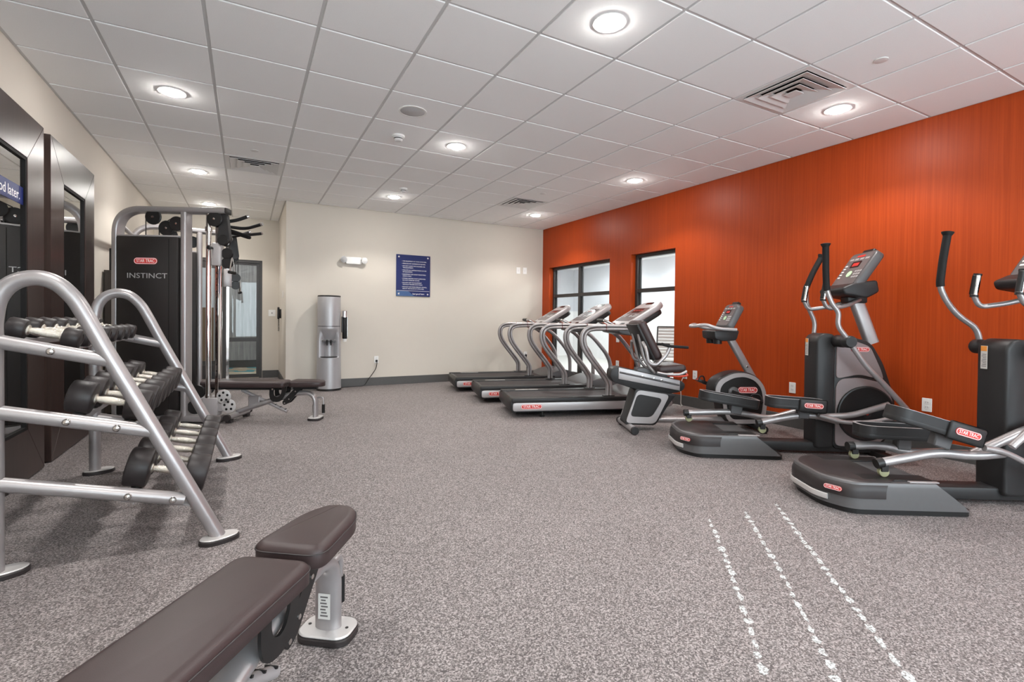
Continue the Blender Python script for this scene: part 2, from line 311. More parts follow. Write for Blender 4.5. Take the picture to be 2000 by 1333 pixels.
mb = MB().box(XL, DX0, YR, YR+T, 0, ROOM_Z+0.1).box(DX1, XR, YR, YR+T, 0, ROOM_Z+0.1).box(DX0, DX1, YR, YR+T, DZ, ROOM_Z+0.1)
struct('wall_far', mb, M_['cream'])
W1 = (6.285, 8.10); W2 = (4.895, 5.778); WZ0, WZ1 = 0.13, 2.152; XO2 = XO+0.18
mb = MB().box(XO, XO2, YF-T, W2[0], 0, ROOM_Z+0.1).box(XO, XO2, W2[1], W1[0], 0, ROOM_Z+0.1).box(XO, XO2, W1[1], YB+T, 0, ROOM_Z+0.1)
for a, b in (W1, W2): mb.box(XO, XO2, a, b, 0, WZ0).box(XO, XO2, a, b, WZ1, ROOM_Z+0.1)
struct('wall_right', mb, M_['orange'])
# baseboards
BH = 0.135; BT = 0.012
def bb(name, x0, x1, y0, y1): struct(name, MB().box(x0, x1, y0, y1, 0, BH, 0.003, 1), M_['base'])
bb('baseboard_back', XR, XO, YB-BT, YB); bb('baseboard_right', XO-BT, XO, YF, YB-BT); bb('baseboard_left', XL, XL+BT, YF, YR)
bb('baseboard_recess', XR-BT, XR, YB, YR-BT); bb('baseboard_far', DX1+0.005, XR, YR-BT, YR)
# windows
def window(name, y0, y1, mull, trans):
    x0, x1 = XO+0.085, XO+0.165; fw = 0.05
    fr = MB()
    fr.box(x0, x1, y0, y0+fw, WZ0, WZ1, 0.004, 1).box(x0, x1, y1-fw, y1, WZ0, WZ1, 0.004, 1).box(x0, x1, y0+fw, y1-fw, WZ0, WZ0+fw, 0.004, 1).box(x0, x1, y0+fw, y1-fw, WZ1-fw, WZ1, 0.004, 1)
    o = struct(name, fr, M_['frame'], smooth=0)
    ys = [y0+fw]+sum([[q-fw/2, q+fw/2] for q in mull], [])+[y1-fw]
    for q in mull: MB().box(x0, x1, q-fw/2, q+fw/2, WZ0+fw, WZ1-fw, 0.004, 1).build('mullion', M_['frame'], o, smooth=0)
    for k in range(0, len(ys), 2):
        MB().box(x0, x1, ys[k], ys[k+1], trans-0.03, trans+0.03, 0.004, 1).build('transom', M_['frame'], o, smooth=0)
        for z0, z1 in ((WZ0+fw, trans-0.03), (trans+0.03, WZ1-fw)):
            MB().box((x0+x1)/2+0.006, (x0+x1)/2+0.010, ys[k], ys[k+1], z0, z1).build('pane', M_['glass'], o, smooth=0)
            MB().box((x0+x1)/2+0.012, (x0+x1)/2+0.03, ys[k+1]-0.022, ys[k+1], z0, z1).build('glazing_bead', M_['alu'], o, smooth=0)
    return o
window('window_1', W1[0], W1[1], [7.235], 1.60); window('window_2', W2[0], W2[1], [], 1.60)
# glazed doorway to the corridor
d = struct('door_1', MB().box(DX0, DX0+0.05, YR+0.02, YR+0.12, 0, DZ).box(DX1-0.045, DX1, YR+0.02, YR+0.12, 0, DZ).box(DX0+0.05, DX1-0.045, YR+0.02, YR+0.12, DZ-0.05, DZ), M_['frame'])
def leaf(x0, x1, sw, midz, sill, head):
    p = MB().box(x0, x0+sw, YR+0.045, YR+0.09, 0.012, DZ-0.055).box(x1-sw*0.55, x1, YR+0.045, YR+0.09, 0.012, DZ-0.055).box(x0+sw, x1-sw*0.55, YR+0.045, YR+0.09, 0.012, sill).box(x0+sw, x1-sw*0.55, YR+0.045, YR+0.09, DZ-0.055-head, DZ-0.055)
    if midz: p.box(x0+sw, x1-sw*0.55, YR+0.045, YR+0.09, midz-0.035, midz+0.035)
    l = p.build('door_leaf', M_['frame'], d, smooth=0)
    for z0, z1 in (((sill, midz-0.035), (midz+0.035, DZ-0.055-head)) if midz else ((sill, DZ-0.055-head),)):
        MB().box(x0+sw, x1-sw*0.55, YR+0.064, YR+0.069, z0, z1).build('pane', M_['glass'], l, smooth=0)
    return l
lf = leaf(-0.40, DX1-0.047, 0.085, 0.71, 0.075, 0.035)
leaf(DX0+0.052, -0.405, 0.09, None, 0.26, 0.12)
MB().tube([(-0.395, YR+0.03, 0.95), (-0.395, YR-0.01, 0.96), (-0.395, YR-0.01, 1.16), (-0.395, YR+0.03, 1.17)], 0.012).box(-0.42, -0.37, YR+0.03, YR+0.046, 0.9, 1.22, 0.004, 1).build('pull_handle', M_['steel'], lf)
MB().box(-0.235, -0.125, YR+0.058, YR+0.063, 1.775, 1.835).build('door_sign', M_['blue'], lf, smooth=0); MB().disc((-0.285, YR+0.063, 1.805), (0, -1, 0), 0.022, 0.004).build('door_sticker', M_['blue'], lf, smooth=0)
# corridor behind the glass door
struct('floor_corridor', MB().box(-4, 3.5, YR+0.1, 12.6, -0.1, 0), M_['carpet'])
struct('wall_corridor', MB().box(-0.62, 3.5, 12.45, 12.6, 0, 2.7), M_['hallwall'])
mb = MB().box(-4, -0.62, 12.45, 12.6, 0, 1.32); struct('wall_corridor_panelling', mb, M_['hallbrown'])
struct('wall_corridor_upper', MB().box(-4, -0.62, 12.45, 12.6, 1.32, 2.7), M_['poolwall'])
struct('baseboard_corridor', MB().box(-4, 3.5, 12.43, 12.45, 0, 0.16), M_['base'])
struct('ceiling_corridor', MB().box(-4, 3.5, YR+T, 12.6, 2.7, 2.8), M_['poolceil'])
struct('wall_corridor_end', MB().box(3.5, 3.6, YR+T, 12.6, 0, 2.8).box(-4.1, -4, YR+T, 12.6, 0, 2.8).box(XR+T, 3.5, YR+0.05, YR+T, 0, 2.8).box(-4, XL-T, YR+0.05, YR+T, 0, 2.8), M_['poolwall'])
for i, x in enumerate((-1.8, -0.2, 1.4)): spot('corridor_lamp', (x, 11.3, 2.68), HALL_W, 165, 0.3, 0.08)
# pool room behind the windows
PX = 9.3
struct('floor_pool', MB().box(XO2, PX, 2.0, 13, -0.1, 0), M_['poolfloor'])
struct('wall_pool', MB().box(PX, PX+0.1, 2.0, 13, 1.42, 3.0).box(XO2, PX, 13, 13.1, 1.42, 3.0).box(XO2, PX, 1.9, 2.0, 0, 3.0).box(XO2, XO2+0.02, YB+T, 13, 0, 3.0), M_['poolwall'])
struct('wall_pool_wainscot', MB().box(PX-0.015, PX+0.1, 2.0, 13, 0, 1.42).box(XO2, PX, 12.985, 13.1, 0, 1.42), M_['pooltile'])
struct('ceiling_pool', MB().box(XO2, PX+0.1, 1.9, 13.1, 2.75, 2.85), M_['poolceil'])
for i, (x, y) in enumerate(((6.5, 4.6), (6.5, 7.0), (6.5, 9.4), (8.3, 5.8), (8.3, 8.2), (8.3, 10.6))):
    spot('pool_lamp', (x, y, 2.70), POOL_W, 168, 0.3, 0.1, (0.95, 0.97, 1.0))
    q = props(MB().disc((x, y, 2.735), (0, 0, 1), 0.09, 0.016, 0.004).build('pool_downlight', M_['lens']), 'downlight of the room behind the windows, %s of the row %s' % (('first', 'second', 'third')[i % 3], ('along the glass', 'by its far wall')[i//3]), 'ceiling light', 'downlights of the room behind the windows')

# ------------------------------------------------------------------ suspended ceiling
cl = struct('ceiling', MB().box(XL-T, XO2, YF-T, YR+T, ROOM_Z+0.02, ROOM_Z+0.1), M_['tile'])
def bounds(g, lo, hi):
    k = math.ceil((lo-g)/TILE+0.02); L = [lo]
    while g+k*TILE < hi-0.02: L.append(g+k*TILE); k += 1
    return L+[hi]
vents = {(3.436, 2.037), (-0.2212, 6.3042), (3.4364, 6.3042)}
shared = {}
def tiles(x0, x1, y0, y1):
    bx = bounds(GX, x0, x1); by = bounds(GY, y0, y1); g = 0.011
    for i in range(len(bx)-1):
        for j in range(len(by)-1):
            if any(abs(bx[i]-a) < 0.03 and abs(by[j]-b) < 0.03 for a, b in vents): continue
            a0 = bx[i]+(g if i else 0.02); a1 = bx[i+1]-(g if i < len(bx)-2 else 0.02); c0 = by[j]+(g if j else 0.02); c1 = by[j+1]-(g if j < len(by)-2 else 0.02)
            key = (round(a1-a0, 3), round(c1-c0, 3))
            if key not in shared:
                w, h = a1-a0, c1-c0; shared[key] = MB().box(-w/2, w/2, -h/2, h/2, 0, 0.02, 0.002, 1).build('ceiling_tile', M_['tile'], cl, smooth=0); o = shared[key]
            else: o = shared[key].copy(); C.objects.link(o); o.parent = cl
            o.location = ((a0+a1)/2, (c0+c1)/2, ROOM_Z)
    for q in bx[1:-1]: MB().box(q-0.0115, q+0.0115, y0, y1, ROOM_Z+0.007, ROOM_Z+0.02).build('grid_runner', M_['grid'], cl, smooth=0)
    for q in by[1:-1]: MB().box(x0, x1, q-0.0115, q+0.0115, ROOM_Z+0.0072, ROOM_Z+0.02).build('grid_runner', M_['grid'], cl, smooth=0)
    MB().box(x0, x0+0.02, y0, y1, ROOM_Z+0.004, ROOM_Z+0.02).box(x1-0.02, x1, y0, y1, ROOM_Z+0.004, ROOM_Z+0.02).box(x0+0.02, x1-0.02, y0, y0+0.02, ROOM_Z+0.004, ROOM_Z+0.02).box(x0+0.02, x1-0.02, y1-0.02, y1, ROOM_Z+0.004, ROOM_Z+0.02).build('wall_angle', M_['grid'], cl, smooth=0)
tiles(XL, XO, YF, YB)
tiles(XL, XR, YB, YR)
# ------------------------------------------------------------------ ceiling fittings
def downlight(x, y, label):
    t = thing('downlight', label, 'ceiling light', (x, y, ROOM_Z), 0, 'recessed ceiling downlights')
    MB().ring(circ(32, 0.098), circ(32, 0.074), -0.006, 0.002, 'z').build('trim_ring', M_['white'], t)
    MB().lathe([(0.074, 0.0), (0.072, -0.010), (0.055, -0.019), (0.03, -0.0235), (0.0, -0.025)], seg=32).build('lens', M_['lens'], t)
    o = spot('downlight_lamp', (0, 0, -0.03), LAMP_W); o.parent = t
for x, y, l in ((1.9124, 2.342, 'round recessed downlight over the open floor, level with the large square air vent'), (-0.526, 4.7804, 'round recessed downlight over the far end of the dumbbell rack'),
  (1.9124, 4.7804, 'round recessed downlight beyond the ceiling speaker, over the middle of the room'), (-0.526, 7.2188, 'round recessed downlight above the cable machine, beside an air vent'),
  (-0.526, 9.21, 'round recessed downlight in the entrance recess by the glass door'), (1.9124, 7.2188, 'round recessed downlight in front of the blue sign on the cream wall'),
  (4.3508, 4.7804, 'round recessed downlight near the orange wall, in front of the narrow window'), (4.3508, 2.342, 'round recessed downlight next to the large square air vent by the orange wall'),
  (4.3508, 7.2188, 'round recessed downlight in the corner over the farthest treadmill'),
  (-0.526, 2.342, 'round recessed downlight over the flat bench end of the dumbbell rack'), (-0.526, -0.096, 'round recessed downlight by the glazed wall, on the mirror side'), (1.9124, -0.096, 'round recessed downlight by the glazed wall, in the middle of the room'), (4.3508, -0.096, 'round recessed downlight by the glazed wall, on the orange wall side')):
    downlight(x, y, l)
def vent(x, y, label):
    t = thing('air_vent', label, 'air vent', (x+TILE/2, y+TILE/2, ROOM_Z), 0, 'square ceiling diffusers'); h = TILE/2-0.005
    MB().box(-h, h, -h, h, 0.017, 0.0195).build('duct_plate', M_['lip'], t, smooth=0)
    sq = lambda q: [(-q, -q), (q, -q), (q, q), (-q, q)]
    MB().ring(sq(h), sq(h-0.045), -0.002, 0.012, 'z').build('frame', M_['vent'], t, smooth=0)
    for a, b in ((0.252, 0.170), (0.184, 0.105), (0.118, 0.046)):
        n = 4; o = sq(a); i = sq(b); V = [(p, q, -0.014) for p, q in o]+[(p, q, 0.010) for p, q in i]+[(p, q, -0.010) for p, q in o]+[(p, q, 0.014) for p, q in i]; F = []
        for k in range(4):
            j = (k+1) % 4; F += [(k, j, 4+j, 4+k), (8+k, 12+k, 12+j, 8+j), (k, 8+k, 8+j, j), (4+k, 4+j, 12+j, 12+k)]
        MB().add(V, F).build('louvre', M_['vent'], t, smooth=0)
    MB().box(-0.05, 0.05, -0.05, 0.05, -0.014, -0.008, 0.002, 1).build('centre_plate', M_['vent'], t, smooth=0)
vent(3.4364, 2.037, 'large square white louvred air vent beside a downlight near the orange wall'); vent(-0.2212, 6.3042, 'square white louvred air vent in the ceiling above the cable machine'); vent(3.4364, 6.3042, 'square white louvred air vent in the ceiling above the treadmills')
t = thing('ceiling_speaker', 'round flat grey loudspeaker grille set in the ceiling', 'speaker', (1.26, 4.17, ROOM_Z))
MB().ring(circ(32, 0.12), circ(32, 0.105), -0.006, 0.002, 'z').build('rim', M_['white'], t); MB().lathe([(0.105, 0.0), (0.1, -0.004), (0, -0.006)], seg=32).build('grille', M_['grille'], t)
def detector(x, y, label, s=1):
    t = thing('smoke_detector', label, 'smoke detector', (x, y, ROOM_Z), 0, 'ceiling detectors')
    MB().lathe([(0.062*s, 0), (0.062*s, -0.014), (0.055*s, -0.02), (0.05*s, -0.022)], seg=24).build('base', M_['white'], t)
    MB().lathe([(0.042*s, -0.022), (0.042*s, -0.045), (0.03*s, -0.055), (0.0, -0.056)], seg=24).build('sensor_head', M_['vent'], t)
    MB().lathe([(0.0435*s, -0.028), (0.0435*s, -0.036)], seg=24).build('sensor_slot', M_['dgrey'], t)
detector(1.306, 4.79, 'white smoke detector between the round speaker and the recess'); detector(1.9, 6.684, 'small white detector beside the downlight in front of the blue sign', 0.85)
for x, y, l in ((3.782, 1.763, 'flat round white sprinkler cover near the large air vent by the orange wall'), (0.074, 6.0, 'flat round white sprinkler cover beside the vent above the cable machine'), (0.041, 9.148, 'flat round white sprinkler cover in the entrance recess'), (3.687, 5.931, 'flat round white sprinkler cover beside the vent above the treadmills')):
    props(MB().disc((0, 0, -0.006), (0, 0, 1), 0.042, 0.006, 0.002).build('sprinkler_cover', M_['vent']), l, 'sprinkler', 'sprinkler cover discs').location = (x, y, ROOM_Z)

# ------------------------------------------------------------------ mirrors in dark frames along the left wall
def mirror(y0, y1, label, banner=False):
    x0, x1 = XL+0.001, -1.305; z0, z1 = 0.01, 2.50; fw = 0.305
    t = thing('framed_mirror', label, 'mirror', (0, (y0+y1)/2, 0), 0, 'tall dark framed mirrors'); h = (y1-y0)/2
    o = [(-h, z0), (h, z0), (h, z1), (-h, z1)]; i = [(-h+fw, z0+fw+0.03), (h-fw, z0+fw+0.03), (h-fw, z1-fw), (-h+fw, z1-fw)]
    for k in range(4):                          # four mitred boards
        j = (k+1) % 4; q = [o[k], o[j], i[j], i[k]]; cx = sum(p[0] for p in q)/4; cz = sum(p[1] for p in q)/4
        q = [(cx+(p[0]-cx)*0.9985, cz+(p[1]-cz)*0.9985) for p in q]
        MB().prism(q, x0+0.004, x1, 'x', 0.002, 1).build('frame_board', M_['wood'], t, smooth=0)
    i2 = [(p*0.0+(-h+fw+0.02 if p < 0 else h-fw-0.02), (q+0.02 if q < 1 else q-0.02)) for p, q in i]
    MB().ring(i, i2, x0+0.03, x1-0.004, 'x').build('inner_lip', M_['lip'], t, smooth=0)
    MB().box(x0+0.02, x0+0.048, -h+fw, h-fw, z0+fw+0.03, z1-fw).build('mirror_glass', M_['mirror'], t, smooth=0)
    if banner:
        b = MB().box(x0+0.0485, x0+0.050, -h+fw, h-fw, 1.868, 1.985).build('banner', M_['blue'], t, smooth=0)
        q = h-fw-0.075
        for wd in ('later.', 'good', 'Feel'):
            tx = MB().text(wd, 0.094, (x0+0.0505, q, 1.923), (0, 1, 0), (0, 0, 1), 0.0004, align='RIGHT'); ys = [v[1] for v in tx.V]
            if min(ys) < -h+fw+0.01: break
            tx.build('lettering', M_['ink'], b, smooth=0); q = min(ys)-0.03
mirror(3.60, 4.81, 'tall mirror in a wide dark wood frame with a blue banner across the glass', True)
mirror(4.955, 6.165, 'tall mirror in a wide dark wood frame without banner, next to the cable machine')
mirror(2.245, 3.455, 'tall mirror in a wide dark wood frame at the flat bench end of the rack')
t = thing('towel_cabinet', 'dark brown wooden cabinet standing against the cream wall behind the cable machine', 'cabinet', (-1.19, 7.08, 0))
MB().box(-0.165, 0.13, -0.27, 0.27, 0.06, 1.6).build('body', M_['cabwood'], t, smooth=0); MB().box(-0.168, 0.15, -0.28, 0.28, 1.6, 1.625).build('top', M_['cabwood'], t, smooth=0); MB().box(-0.15, 0.1, -0.25, 0.25, 0, 0.06).build('plinth', M_['lip'], t, smooth=0)
for sgn in (-1, 1):
    dr = MB().box(0.13, 0.148, min(sgn*0.004, sgn*0.265), max(sgn*0.004, sgn*0.265), 0.07, 1.59, 0.002, 1).build('door', M_['cabwood'], t, smooth=0)
    MB().tube([(0.148, sgn*0.03, 0.9), (0.165, sgn*0.03, 0.91), (0.165, sgn*0.03, 1.03), (0.148, sgn*0.03, 1.04)], 0.004, 8).build('handle', M_['steel'], dr)
# ------------------------------------------------------------------ fittings on the walls
def plate(name, p, n, label, cat, w=0.072, h=0.116, kind='outlet', group=None):
    """cover plate on a wall: p centre on the wall, n outward normal"""
    n = Vector(n); ex = Vector((0, 0, 1)).cross(n); M = frame(p, ex, (0, 0, 1))
    t = thing(name, label, cat, (0, 0, 0), 0, group); t.matrix_world = M
    MB().prism(rrect(w, h, 0.004, 2), 0, 0.006, 'z', 0.002, 1).build('cover_plate', M_['white'], t, smooth=0)
    if kind == 'outlet':
        for s in (-1, 1):
            q = MB().prism(rrect(0.033, 0.028, 0.010, 4, 0, s*0.021), 0.006, 0.0075, 'z').build('socket', M_['vent'], t, smooth=0)
            MB().box(-0.008, -0.006, s*0.021-0.004, s*0.021+0.006, 0.0072, 0.0079).box(0.006, 0.008, s*0.021-0.004, s*0.021+0.006, 0.0072, 0.0079).build('slot', M_['black'], q, smooth=0)
    elif kind == 'switch': MB().box(-0.017, 0.017, -0.033, 0.033, 0.006, 0.0095, 0.002, 1).build('rocker', M_['white'], t, smooth=0)
    elif kind == 'toggle': MB().box(-0.006, 0.006, -0.012, 0.012, 0.006, 0.02, 0.002, 1).build('toggle', M_['black'], t, smooth=0)
    else: MB().box(-0.01, 0.01, -0.02, 0.02, 0.006, 0.009, 0.001, 1).build('insert', M_['vent'], t, smooth=0)
    return t
NO = (-1, 0, 0); NB = (0, -1, 0)
plate('outlet', (XO, 3.21, 0.43), NO, 'white outlet low on the orange wall, left of the elliptical beside the bike', 'outlet', group='outlets on the orange wall')
plate('outlet', (XO, 2.016, 0.434), NO, 'white outlet on the orange wall between the two ellipticals', 'outlet', group='outlets on the orange wall')
plate('outlet', (XO, 4.69, 0.42), NO, 'white outlet on the orange wall with a black plug in it', 'outlet', group='outlets on the orange wall')
plate('outlet', (XO, 4.522, 0.43), NO, 'white outlet behind the pedal of the recumbent bike', 'outlet', group='outlets on the orange wall')
plate('outlet', (XO, 6.06, 0.44), NO, 'white outlet low on the orange strip between the windows', 'outlet', group='outlets on the orange wall')
plate('light_switch', (XO, 6.06, 0.85), NO, 'white rocker plate halfway up the orange strip between the windows', 'switch', kind='switch')
plate('data_plate', (4.65, YB, 2.088), NB, 'blank white cover plate high on the cream wall, farther from the orange corner', 'wall plate', 0.085, 0.125, 'data', 'high wall plates')
plate('data_plate', (4.795, YB, 2.09), NB, 'blank white cover plate high on the cream wall, nearer the orange corner', 'wall plate', 0.085, 0.125, 'data', 'high wall plates')
plate('outlet', (1.931, YB, 0.435), NB, 'white outlet on the cream wall with the water cooler plugged in', 'outlet')
plate('outlet', (4.83, YB, 0.45), NB, 'white outlet on the cream wall behind the farthest treadmill', 'outlet')
plate('light_switch', (0.425, YR, 1.205), NB, 'white double plate with black toggle beside the glass door', 'switch', 0.118, 0.118, 'toggle')
plate('thermostat', (XR, 8.99, 1.512), NO, 'small white thermostat on the side wall of the recess', 'thermostat', 0.07, 0.12, 'data')
# plug + cords
def cord(name, pts, r, m, label, cat='cord', plug=None):
    t = thing(name, label, cat); MB().tube(spl(pts, 8), r, 8).build('cable', M_[m], t)
    if plug: MB().box(*plug, 0.004, 1).build('plug', M_['black'], t)
cord('power_cord', [(1.931, YB-0.022, 0.41), (1.93, YB-0.05, 0.37), (1.90, YB-0.06, 0.27), (1.80, YB-0.06, 0.13), (1.72, YB-0.06, 0.02), (1.6, YB-0.05, 0.007), (1.42, YB-0.07, 0.007), (1.31, YB-0.10, 0.007)], 0.006, 'cable', 'black power cord from the cream wall outlet to the water cooler', 'cord', (1.915, 1.947, YB-0.035, YB-0.0075, 0.395, 0.432))
cord('power_cord', [(4.83, YB-0.022, 0.42), (4.83, YB-0.06, 0.37), (4.83, YB-0.06, 0.2), (4.80, YB-0.07, 0.03), (4.7, YB-0.08, 0.01), (4.55, YB-0.12, 0.01)], 0.006, 'cable', 'black power cord hanging from the outlet behind the farthest treadmill', 'cord', (4.814, 4.846, YB-0.04, YB-0.0075, 0.41, 0.455))
cord('power_cord', [(XO-0.022, 4.69, 0.40), (XO-0.06, 4.69, 0.34), (XO-0.06, 4.705, 0.25), (XO-0.06, 4.70, 0.12), (XO-0.06, 4.70, 0.03), (XO-0.08, 4.66, 0.01), (XO-0.15, 4.62, 0.01), (XO-0.12, 4.72, 0.01), (XO-0.3, 4.78, 0.01)], 0.005, 'wcable', 'pale power cord dangling from the plugged outlet by the recumbent bike', 'cord', (XO-0.035, XO-0.0075, 4.674, 4.706, 0.385, 0.43))
# wall phone in the recess
t = thing('wall_phone', 'black wall handset with a dangling cord on the side of the recess', 'telephone', (XR, 9.46, 1.2))
MB().box(-0.03, 0, -0.04, 0.04, -0.09, 0.07, 0.008).build('cradle', M_['black'], t); MB().prism(rrect(0.07, 0.21, 0.032, 5), -0.062, -0.028, 'x', 0.008).build('handset', M_['black'], t)
pts = [(-0.04+0.012*math.cos(k*0.9), 0.012*math.sin(k*0.9), -0.09-k*0.0032) for k in range(70)]; MB().tube(pts, 0.004, 6).build('coiled_cord', M_['cable'], t)
# emergency light
t = thing('emergency_light', 'white twin-head emergency light fixed high on the cream wall', 'emergency light', (1.545, YB, 2.07))
MB().prism([(-0.115, -0.06), (0.115, -0.06), (0.125, -0.045), (0.125, 0.055), (-0.125, 0.055), (-0.125, -0.045)], -0.065, 0, 'y', 0.012).build('housing', M_['white'], t)
for s, m in ((-1, 'grille'), (1, 'white')):
    h = MB().lathe([(0.02, 0), (0.045, 0.012), (0.052, 0.04), (0.052, 0.064)], (s*0.145, -0.045, 0.02), (s*0.30, -0.9, -0.28), 20).build('lamp_head', M_['white'], t)
    MB().lathe([(0.048, 0.064), (0.036, 0.070), (0, 0.073)], (s*0.145, -0.045, 0.02), (s*0.30, -0.9, -0.28), 20).build('lamp_lens', M_[m], h)
# blue rules sign
t = thing('rules_sign', 'dark blue rules sign with white text on the cream wall', 'sign', (2.555, YB, 1.875))
MB().box(-0.303, 0.303, -0.018, -0.010, -0.357, 0.357, 0.002, 1).build('board', M_['blue'], t, smooth=0)
MB().prism([(-0.30, -0.355), (0.02, -0.355), (-0.09, -0.27), (-0.30, -0.262)], -0.0186, -0.018, 'y').build('light_blue_corner', M_['blue2'], t, smooth=0)
L = ['• USE EQUIPMENT AT YOUR OWN RISK.', '• PERSONS MAY EXPERIENCE INJURIES.', '• DO NOT LEAVE THE CHILDREN ON', '  THE EQUIPMENT.', '• FOLLOW ALL INSTRUCTIONS ON USE', '  OF EQUIPMENT.', '• EQUIPMENT FOR USE BY REGISTERED', '  GUESTS ONLY.', '• FITNESS CENTER IS NOT SUPERVISED.', '  DO NOT EXERCISE ALONE.', '• DO NOT USE THE EQUIPMENT', '  WITHOUT PROPER FOOTWEAR.', '• DO NOT USE WHEN FEELING UNWELL.', '  USE OF THIS ROOM AT OWN RISK.']
mb = MB(); z = 0.245
for k, s in enumerate(L):
    mb.text(s, 0.0245, (-0.205, -0.0195, z), (1, 0, 0), (0, 0, 1), 0.0004, 'LEFT'); z -= (0.041 if k < 1 or s[0] == ' ' or (k+1 < len(L) and L[k+1][0] == '•') else 0.031)
mb.text('feel good later.', 0.036, (0.205, -0.0195, -0.315), (1, 0, 0), (0, 0, 1), 0.0004, 'RIGHT').box(-0.29, 0.29, -0.0192, -0.0185, -0.266, -0.262)
mb.prism([(-0.272, -0.315), (-0.245, -0.295), (-0.252, -0.315), (-0.245, -0.335)], -0.0196, -0.0188, 'y').build('lettering', M_['ink'], t, smooth=0)
for x in (-0.258, 0.258):
    for zz in (-0.318, 0.318): MB().disc((x, 0, zz), (0, -1, 0), 0.014, 0.024, 0.002, 16).build('standoff_screw', M_['foot'], t)
# water cooler
t = thing('water_cooler', 'tall silver cylindrical water cooler standing at the cream wall', 'water cooler', (1.145, 8.125, 0), R(-8))
MB().lathe([(0.17, 0.0), (0.186, 0.004), (0.186, 0.03), (0.18, 0.034)], seg=40).build('base_ring', M_['black'], t)
NT, NZ = 72, 60; V = []; F = []
for j in range(NZ+1):
    z = 0.032+(0.993-0.032)*j/NZ; r0 = 0.184-0.012*z/0.99
    for i in range(NT):
        a = 2*math.pi*i/NT; da = abs((a-1.5*math.pi+math.pi) % (2*math.pi)-math.pi); r = r0
        k = max(0, min(1, (R(52)-da)/R(7)))
        zz = max(0, min(1, (z-0.515)/0.012))*max(0, min(1, (0.955-z)/0.16))
        r = r0-0.085*k*zz; V.append((r*math.cos(a), r*math.sin(a), z))
for j in range(NZ):
    for i in range(NT): n = (i+1) % NT; F.append((j*NT+i, j*NT+n, (j+1)*NT+n, (j+1)*NT+i))
F += [tuple(range(NT))[::-1], tuple(NZ*NT+i for i in range(NT))]
MB().add(V, F).build('body', M_['cool'], t)
MB().lathe([(0.164, 0.993), (0.166, 0.993), (0.166, 1.002), (0.164, 1.002)], seg=40).build('seam', M_['dgrey'], t)
MB().lathe([(0.170, 1.002), (0.171, 1.2), (0.171, 1.445), (0.166, 1.46), (0.15, 1.462)], seg=40).build('bottle_cover', M_['cool'], t)
MB().lathe([(0.168, 1.455), (0.172, 1.462), (0.168, 1.476), (0.155, 1.478), (0.14, 1.468), (0, 1.464)], seg=40).build('lid', M_['black'], t)
MB().lathe([(0.0, 0.512), (0.130, 0.512), (0.136, 0.520), (0.132, 0.530), (0, 0.532)], (0, -0.050, 0), seg=32).build('drip_tray', M_['black'], t)
MB().box(-0.10, 0.10, -0.16, -0.085, 0.755, 0.785, 0.008).build('tap_bar', M_['mgrey'], t)
for x in (-0.028, 0.028):
    p = MB().lathe([(0.016, 0), (0.016, 0.05), (0.011, 0.055), (0.011, 0.075)], (x, -0.155, 0.78), (0, 0, -1), 14).build('tap', M_['black'], t)
    MB().box(x-0.014, x+0.014, -0.195, -0.13, 0.775, 0.79, 0.005).build('tap_lever', M_['black'], p)
t = thing('cup_dispenser', 'slim black and silver cup dispenser tube on the side of the water cooler', 'cup dispenser', (1.375, 8.09, 0.80))
MB().lathe([(0.034, 0), (0.038, 0.01), (0.038, 0.43), (0.034, 0.44)], (0, 0, 0), (0, 0, 1), 20).build('tube', M_['black'], t); MB().ring(circ(20, 0.0405), circ(20, 0.0375), 0.34, 0.435, 'z').build('collar', M_['chrome'], t)
MB().box(0.028, 0.041, -0.008, 0.008, 0.03, 0.34, 0.003, 1).build('sight_strip', M_['chrome'], t); MB().box(-0.05, -0.03, -0.02, 0.02, 0.1, 0.35, 0.003, 1).build('bracket', M_['black'], t); MB().lathe([(0.026, -0.045), (0.034, 0.0)], (0, 0, 0), (0, 0, 1), 16).build('cup', M_['white'], t)
# chalk dashes on the floor
def chalk(a, b, n, label, bend):
    t = thing('chalk_line', label, 'floor mark', (*a, 0), 0, 'chalk dashes on the floor'); a = Vector((*a, 0)); o_ = a.copy(); b = Vector((*b, 0)); d = (b-a).normalized(); s = Vector((-d.y, d.x, 0)); Ln = (b-a).length; x = 0.0; z = 0.0012
    while x < Ln:
        l = random.uniform(0.03, 0.075); w = random.uniform(0.010, 0.019)
        c = a+d*(x+l/2)+s*(bend*math.sin(math.pi*x/Ln)+random.uniform(-0.003, 0.003)); n_ = 14
        P = [c+d*(l*0.55*math.cos(2*math.pi*k/n_)*random.uniform(0.6, 1.2))+s*(w*math.sin(2*math.pi*k/n_)*random.uniform(0.5, 1.3)) for k in range(n_)]
        MB().add([(p.x-o_.x, p.y-o_.y, z) for p in P], [tuple(range(n_))]).build('chalk_dash', M_['chalk'], t, smooth=0); x += l+random.uniform(0.008, 0.03)
chalk((2.343, 1.917), (1.40, 0.92), 0, 'row of pale dashes on the floor, farthest from the elliptical', 0.02)
chalk((2.632, 1.898), (1.60, 0.80), 0, 'row of pale dashes on the floor, in the middle of three', 0.012)
chalk((2.917, 1.891), (1.80, 0.68), 0, 'row of pale dashes on the floor, starting beside the elliptical base', 0.0)
